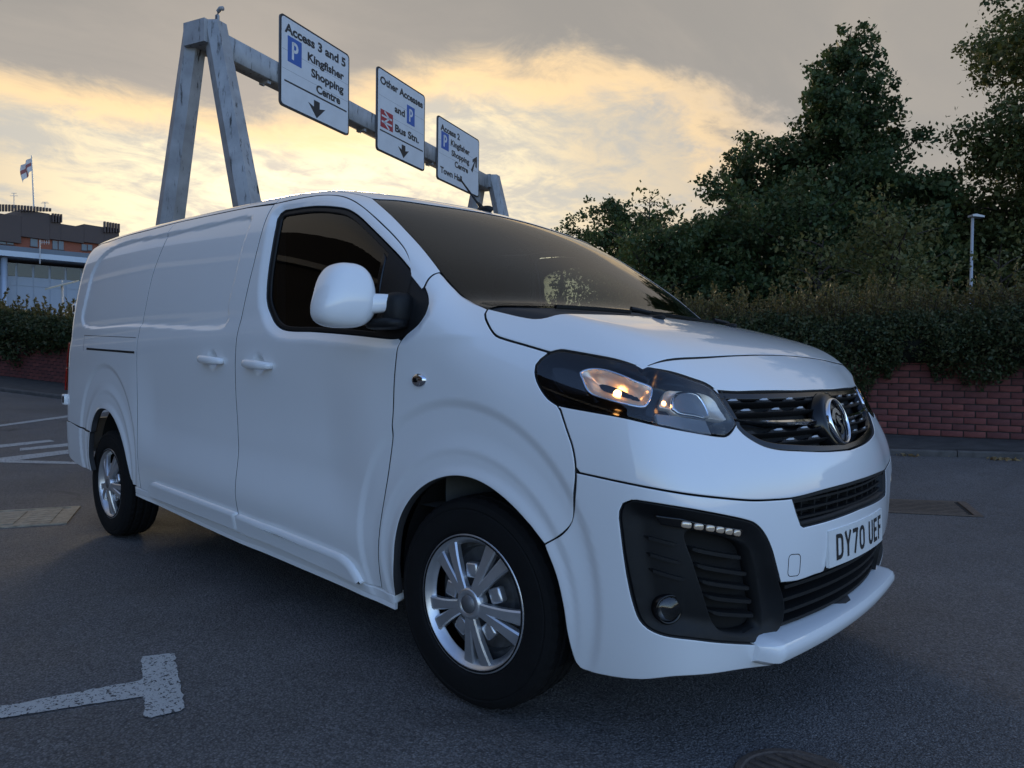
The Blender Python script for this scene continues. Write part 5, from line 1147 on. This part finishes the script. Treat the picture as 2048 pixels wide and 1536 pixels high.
# corner trims with fins, running light and fog lamp
ftl = cat_(cr(cv['fog']), cr([(.824, -.491, .482), (.834, -.452, .40), (.824, -.447, .345), (.806, -.47, .318)])[1:], cr(cv['fog2'][2:]))
fm = cr(cv['fog_mesh'], closed=True)
def dishf(uv, d): return -.024*sst(.0, .045, d)
trim = put('corner_trim', panel(FFOG, ftl, [fm], gap=.001, off=-.004, ring=.004, drop=.002, depth=.05, grid=.012, dish=dishf), PLAST, van, True)
def sweepb(name, pts, off, h, d, m, par, zt=None):
    P, n = on_body(pts, .015); mb = MB(); sweep(mb, P+n*off, n, -h, h, -d, 0, taper=True); return both_mesh(name, mb.mesh(name), m, par)
for k in range(3): sweepb('trim_fin', cv['fog_fin%d' % (k+1)], -.018, .0045, .012, PLAST, trim)
for k in range(5): sweepb('trim_slat', cv['fog_slat%d' % k], -.030, .005, .03, PLAST, trim)
put('running_light', panel(FFOG, cv['drl_strip'], gap=0, off=-.008, ring=.003, drop=.002, depth=.02), GLOSSB, van, True)
P, n = on_body([(.707, -.845, .684), (.755, -.765, .668), (.795, -.670, .645)], .008)
idx = np.linspace(2, len(P)-3, 6).astype(int)
for i in idx:
    V, F = superell((0, 0, 0), (.014, .005, .0085), .6, .6, 14, 8); tdir = P[min(i+1, len(P)-1)]-P[i-1]; tdir /= np.linalg.norm(tdir); zd = np.cross(n[i], tdir); M_ = np.array([tdir, n[i], zd]).T
    both_mesh('led_cell', mesh('led_cell', V@M_.T+P[i]-n[i]*.009, F, smooth=True), LED, van)
P, n = snap([(.681, -.850, .450)]); mb = MB(); ax = np.array([.85, -.53, 0]); mb.lathe([(.040, -.03), (.040, .0), (.035, .004), (.032, -.006)], P[0]-n[0]*.020, ax, 32); fl = both_mesh('fog_lamp', mb.mesh('fog_lamp', smooth=True), GLOSSB, van)
mb = MB(); mb.lathe([(.032, -.004), (.027, -.012), (.012, -.020), (0, -.022)], P[0]-n[0]*.020, ax, 32); both_mesh('fog_reflector', mb.mesh('fog_reflector', smooth=True), CHROME, fl)
mb = MB(); mb.lathe([(.033, .0), (.025, .006), (0, .009)], P[0]-n[0]*.020, ax, 32); both_mesh('fog_lens', mb.mesh('fog_lens', smooth=True), CLEAR, fl)
# towing eye cover
tw = np.array([(.8345, -.462, .562), (.842, -.425, .558), (.845, -.405, .525), (.8435, -.400, .497), (.834, -.448, .495), (.8315, -.468, .515)]); c2 = FC.to2d(tw).mean(0); t2 = np.array([(c2[0]+a, c2[1]+b+.12*a) for a, b in rrect_(.054, .066, .014)]); t2 = t2 if area2(t2) > 0 else t2[::-1]
put('towing_eye_cover', panel(FC, t2, [inset(t2, .0022)], gap=0, off=.0006, ring=0, step=.004, grid=.01), GLOSSB, van)
# number plate
yy = np.linspace(-.26, .26, 27); P, n = bodyline(.545, -.26, .26, 27)
def plate_pt(u, v, o):
    x = np.interp(u, P[:, 1], P[:, 0]); nx = np.array([1., 0, .04]); return np.array([x+o+.003-.04*v, u, .545+v])
V = []; F = []
for y in yy: V += [plate_pt(y, v, o) for v, o in ((-.0555, .004), (.0555, .004), (.0555, -.006), (-.0555, -.006))]
for i in range(26):
    for j in range(4): F.append((4*i+j, 4*i+(j+1) % 4, 4*i+4+(j+1) % 4, 4*i+4+j))
F += [(0, 1, 2, 3), (104, 107, 106, 105)]
mb = MB(); mb.add(V, F); plate = mb.build('number_plate', PLATE, van)
def stroke_poly(segs, w):
    """list of polylines -> flat triangles in uv"""
    V = []; F = []
    for pl in segs:
        pl = np.array(pl, float); n = len(pl); d = np.diff(pl, axis=0); d /= np.linalg.norm(d, axis=1)[:, None]
        L_, R_ = [], []
        for i in range(n):
            a = d[max(i-1, 0)]; b = d[min(i, n-2)]; t = a+b; t /= np.linalg.norm(t)+1e-9; nn = np.array([-t[1], t[0]]); c = max(np.dot(nn, [-a[1], a[0]]), .5); L_.append(pl[i]+nn*w/2/c); R_.append(pl[i]-nn*w/2/c)
        k = len(V); V += L_+R_; F += [(k+i, k+i+1, k+n+i+1, k+n+i) for i in range(n-1)]
    return V, F
arc = lambda cx, cy, rx, ry, a0, a1, n=9: [(cx+rx*math.cos(R(t)), cy+ry*math.sin(R(t))) for t in np.linspace(a0, a1, n)]
GL = {'D': [[(7, 0), (7, 79)], [(7, 72), (24, 72)]+arc(26, 54, 17, 18, 90, 0)+arc(26, 25, 17, 18, 0, -90)+[(24, 7), (7, 7)]],
      'Y': [[(5, 79), (25, 36), (45, 79)], [(25, 40), (25, 0)]], '7': [[(3, 72), (45, 72)], [(43, 77), (18, 0)]],
      '0': [arc(25, 54, 18, 18, 0, 180)+arc(25, 25, 18, 18, 180, 360)+[(43, 54)]], 'U': [[(7, 79)]+arc(25, 25, 18, 18, 180, 360)+[(43, 79)]],
      'E': [[(7, 0), (7, 79)], [(7, 72), (44, 72)], [(7, 41), (38, 41)], [(7, 7), (44, 7)]], 'F': [[(7, 0), (7, 79)], [(7, 72), (44, 72)], [(7, 40), (38, 40)]]}
u = -.2145
for ch in 'DY70 UEF':
    if ch == ' ': u += .033; continue
    V, F = stroke_poly(GL[ch], 13); me_v = []
    me_v = [plate_pt(u+a/1000, b/1000-.0395, .0052) for a, b in V]; u += .0611
    link('plate_character', mesh('plate_character', me_v, F), INK, plate)
# --------------------------------------------------- headlights
def dishn(d0, w):
    return lambda uv, d: -d0*sst(0, w, d)
hl = put('headlight', panel(FHEAD, cr(lamp, closed=True), gap=.001, off=-.010, ring=.002, drop=0, depth=.01, grid=.012, dish=dishn(.040, .03)), GLOSSB, van, True)
def putc(name, d, m, par):
    for s in (0, 1):
        dd = d if s == 0 else flipY(d); link(name, mesh(name, *dd[:2], normals=dd[2]), m, par[s])
putc('lens', panel(FHEAD, cr(lamp, closed=True), gap=.003, off=-.001, ring=.003, drop=.001, depth=.008), CLEAR, hl)
lm = cr(cv['lamp_main'], closed=True); l2 = resample(FHEAD.to2d(lm), .008); l2 = l2 if area2(l2) > 0 else l2[::-1]
putc('main_reflector', panel(FHEAD, l2, gap=.003, off=-.016, ring=0, grid=.010, step=.008, dish=lambda uv, d: -.060*sst(0, .055, d)+.003*np.sin(uv[:, 0]*420)*(uv[:, 0] > np.percentile(l2[:, 0], 62))), WARMREF, hl)
putc('reflector_bezel', panel(FHEAD, l2, [inset(l2, .0055)], gap=0, off=-.013, ring=.0015, drop=.001, depth=.012, step=.008), CHROME, hl)
li = cr(cv['lamp_inner'], closed=True); l3 = resample(FHEAD.to2d(li), .008); l3 = l3 if area2(l3) > 0 else l3[::-1]
ll = resample(FHEAD.to2d(cr(cv['lamp_inner_lens'], closed=True)), .008); ll = ll if area2(ll) > 0 else ll[::-1]
putc('indicator_reflector', panel(FHEAD, l3, gap=0, off=-.018, ring=.002, drop=.001, depth=.02, grid=.012, dish=dishn(.014, .03)), WARMREF, hl)
putc('indicator_bezel', panel(FHEAD, inset(ll, -.007), [ll], gap=0, off=-.010, ring=.0015, drop=.001, depth=.012, step=.008), CHROME, hl)
putc('indicator_lens', panel(FHEAD, ll, gap=0, off=-.013, ring=0, grid=.02), GREYL, hl)
putc('lower_insert', panel(FHEAD, resample(FHEAD.to2d(cv['lamp_low']), .01), gap=0, off=-.022, ring=.003, drop=.002, depth=.02), GREYL, hl)
putc('side_insert', panel(FHEAD, resample(FHEAD.to2d(cr(cv['lamp_side'], closed=True)), .01), gap=0, off=-.014, ring=.003, drop=.002, depth=.02), GLOSSB, hl)
P, n = snap([(.50, -.86, 1.03), (.637, -.80, 1.0), (.43, -.868, 1.075)])
V, F = superell(P[0]-n[0]*.050, (.012, .012, .012), 1, 1, 14, 10); both_mesh('bulb', mesh('bulb', V, F, smooth=True), BULB, hl)
V, F = superell(P[1]-n[1]*.022, (.007, .007, .007), 1, 1, 12, 8); both_mesh('bulb', mesh('bulb', V, F, smooth=True), BULB, hl)
# --------------------------------------------------- wheels
def arc_pts(r, a0, a1, n): return [(r*math.cos(t), r*math.sin(t)) for t in np.linspace(a0, a1, n)]
def make_wheel(x, y, steer):
    w = MB()     # local: axis along -y is outward
    prof = [(.195, -.085), (.195, .02), (.17, .03), (.165, .0), (.12, -.01), (.11, .012), (.06, .02), (0, .02)]
    w.lathe(prof, (0, 0, 0), (0, -1, 0), 48); o = w.build('wheel', STEEL, van, (x, y, .335), (0, 0, steer), angle=40)
    t = MB(); n = 180; V = []; F = []
    pr = [(.205, -.190), (.215, -.200), (.250, -.205), (.290, -.207), (.318, -.198), (.331, -.180), (.333, -.160), (.325, -.155), (.325, -.147), (.334, -.142), (.335, -.115), (.326, -.111), (.326, -.099), (.335, -.095), (.334, -.068), (.325, -.063), (.325, -.055), (.333, -.050), (.331, -.030), (.318, -.012), (.302, -.005), (.296, -.007), (.292, -.004), (.272, -.001), (.245, .0), (.228, -.003), (.2215, -.010), (.216, -.010), (.210, -.004), (.205, -.02)]
    k = len(pr)
    for j in range(n):
        a = 2*math.pi*j/n
        for i, (r, h) in enumerate(pr):
            if j % 4 == 0 and (h > -.05 and h < -.012 and r > .31 or h < -.16 and r > .31): r -= .004
            if j % 4 == 0 and r > .332: r -= .003
            V.append((r*math.cos(a), -h-.1075+.02+.0, r*math.sin(a)))
    for j in range(n):
        for i in range(k-1): F.append((j*k+i, j*k+i+1, ((j+1) % n)*k+i+1, ((j+1) % n)*k+i))
    V = np.array(V); V[:, 1] = V[:, 1]; t.add(V, F); t.build('tyre', RUBBER, o, (0, -.022, 0), angle=25)
    # wheel trim: rim ring, hub, five pairs of spokes
    r = MB(); r.lathe([(.2195, -.002), (.2190, .005), (.2150, .008), (.2050, .004), (.1950, -.012), (.1870, -.022), (.1850, -.026)], (0, 0, 0), (0, -1, 0), 96)
    tr = r.build('wheel_trim', ALLOY, o, (0, -.094, 0), smooth=True)
    for p in range(5):
        a0 = R(-85+72*p)
        for s in (-1, 1):
            sp = MB(); V = []; m = 8
            for i in range(m):
                f = i/(m-1); rr = .040+.158*f; ang = a0+s*R(8.6+.8*f+1.0*f*f); hw = .0150-.0005*math.sin(f*math.pi)+.0090*f*f
                up = .016-.014*f-.010*f*f; cs, sn = math.cos(ang), math.sin(ang)
                for q, dz in ((-hw, -.022), (-hw, -.005), (-hw*.74, 0), (hw*.74, 0), (hw, -.005), (hw, -.022)):
                    V.append((rr*cs-q*sn, -(up+dz), rr*sn+q*cs))
            F = []
            for i in range(m-1):
                for j in range(5): F.append((i*6+j, i*6+j+1, i*6+7+j, i*6+6+j))
            F.append(tuple(range(6))); F.append(tuple(range((m-1)*6, m*6))); sp.add(V, F); link('spoke', sp.mesh('spoke', angle=35), ALLOY, o, (0, -.094, 0))
    h = MB(); h.lathe([(.052, -.02), (.052, .010), (.046, .018), (.034, .020), (.031, .016), (0, .016)], (0, 0, 0), (0, -1, 0), 40); h.build('hub_cap', ALLOY, o, (0, -.094, 0), smooth=True)
    h = MB(); h.lathe([(.029, .016), (.028, .0185), (0, .0195)], (0, 0, 0), (0, -1, 0), 32); h.build('hub_badge', STEEL, o, (0, -.094, 0), smooth=True)
    # wheel-nut covers and inner steel ring
    for p in range(5):
        a = R(-85+36+72*p); c = MB(); c.box((.100*math.cos(a), .020, .100*math.sin(a)), (.050, .03, .050), M=Matrix.Rotation(-a, 3, 'Y')); link('trim_pad', bevel_mesh(c.mesh('trim_pad'), .008), ALLOY, o, (0, -.094, 0))
    return o
for x, y, s in ((0, -.8135, R(3)), (-3.275, -.80, 0)):
    make_wheel(x, y, s); o2 = make_wheel(x, -y, 0); o2.rotation_euler = (0, 0, math.pi-s)
# wheel housings
for x, c in ((.014, (.014, .369, .385)), (-3.15, (-3.15, .4547, .372))):
    mb = MB(); V = []; F = []; n = 25
    for i in range(n):
        a = R(-25+230*i/(n-1))
        for yy_ in (-.872, -.50): V.append((c[0]+c[2]*1.03*math.cos(a), yy_, c[1]+c[2]*1.03*math.sin(a)))
    for i in range(n-1): F.append((2*i, 2*i+1, 2*i+3, 2*i+2))
    V += [(c[0], -.50, c[1])]; k = len(V)-1
    for i in range(n-1): F.append((k, 2*i+1, 2*i+3))
    mb.add(V, F); both_mesh('wheel_arch_liner', mb.mesh('wheel_arch_liner'), DARK, van)
# --------------------------------------------------- inner shell, floor and cabin
hole_f = np.c_[.014+.385*np.cos(np.linspace(0, 2*math.pi, 40)[:-1]), .369+.385*np.sin(np.linspace(0, 2*math.pi, 40)[:-1])]
hole_r = np.c_[-3.15+.372*np.cos(np.linspace(0, 2*math.pi, 40)[:-1]), .4547+.372*np.sin(np.linspace(0, 2*math.pi, 40)[:-1])]
def arch_cut(lo, hi): return None
lp = cat_([(.30, .80), (.20, 1.10), (-.15, 1.12), (-1.40, 1.15), (-1.46, 1.2), (-1.38, 1.72), (-3.6, 1.80), (-3.85, 1.2), (-3.9, .75), (-3.55, .70)], hole_r[(hole_r[:, 1] > .40)][::1] if False else np.c_[-3.15+.40*np.cos(np.linspace(math.pi*.85, -.1, 20)), .4547+.40*np.sin(np.linspace(math.pi*.85, -.1, 20))], [(-2.7, .40), (-1.5, .34), (-.40, .30)], np.c_[.014+.415*np.cos(np.linspace(math.pi*1.05, .6, 20)), .369+.415*np.sin(np.linspace(math.pi*1.05, .6, 20))])
put('inner_panel', panel(FS, lp, gap=0, off=-.045, ring=0, grid=.06, step=.05), LINER, van, True)
put('bonnet_liner', panel(FT, bon*[.97, .96]+[.01, 0], gap=.01, off=-.035, ring=0, grid=.05, step=.03), DARK, van)
rl = rf*[.985, .97]+[-.03, 0]
put('headlining', panel(FT, rl, gap=.01, off=-.05, ring=0, grid=.08, step=.05), LINER, van)
mb = MB(); mb.box((-1.75, 0, .30), (4.2, 1.5, .06)); mb.box((-1.62, 0, .33), (2.3, 1.76, .04)); mb.box((.58, 0, .33), (.35, 1.2, .03)); mb.box((.36, 0, .62), (.06, 1.2, .60)); mb.build('underbody', DARK, van)
mb = MB(); mb.box((-1.47, 0, 1.05), (.04, 1.56, 1.44)); mb.box((-1.465, 0, .80), (.04, 1.78, .90)); mb.build('bulkhead', LINER, van)
mb = MB(); prof = [(-.10, 1.20), (-.02, 1.285), (-.10, 1.262), (-.22, 1.235), (-.34, 1.19), (-.42, 1.10), (-.46, .90), (-.40, .60), (-.10, .60)]
V = []; F = []; k = len(prof)
for y in np.linspace(-.86, .86, 25):
    b = .035*math.exp(-((y+.38)/.2)**2)
    V += [(a-.10*abs(y)**2*(i in (0, 1, 2, 8)), y, z+(b if i in (3, 4) else 0)-.012*(abs(y) < .12 and i in (3, 4))) for i, (a, z) in enumerate(prof)]
for i in range(24):
    for j in range(k): F.append((i*k+j, i*k+(j+1) % k, (i+1)*k+(j+1) % k, (i+1)*k+j))
mb.add(V, F); mb.build('dashboard', LINER, van, angle=50)
for y in (-.42, .18, .55):
    for nm, c, a in (('seat_base', (-.88, y, .72), (.27, .24, .12)), ('seat_back', (-1.14, y, 1.12), (.085, .23, .38)), ('headrest', (-1.19, y, 1.57), (.055, .13, .09))):
        V, F = superell(c, a, .45, .5, 20, 14, shear=((-.05, 0) if nm == 'seat_back' else (0, 0))); link(nm, mesh(nm, V, F, smooth=True), SEATC, van)
mb = MB(); t = np.linspace(0, 2*math.pi, 33); c0 = np.array([-.60, -.42, 1.13]); au = np.array([0, 1., 0]); av = np.array([-.45, 0, .89]); mb.tube([c0+.185*(au*math.cos(a)+av*math.sin(a)) for a in t], .014, 8, cap=False); mb.tube([c0-au*.18, c0+au*.18], .016, 8); mb.tube([c0, c0+np.array([.25, 0, -.12])], .035, 10); mb.build('steering_wheel', PLAST, van, smooth=True)
# far belt pillar trims seen through the windscreen
for s in (-1, 1):
    mb = MB(); mb.box((-1.33, s*.845, 1.42), (.09, .04, .50)); mb.build('pillar_trim', mat('pale pillar trim', (.30, .33, .33), .6), van)
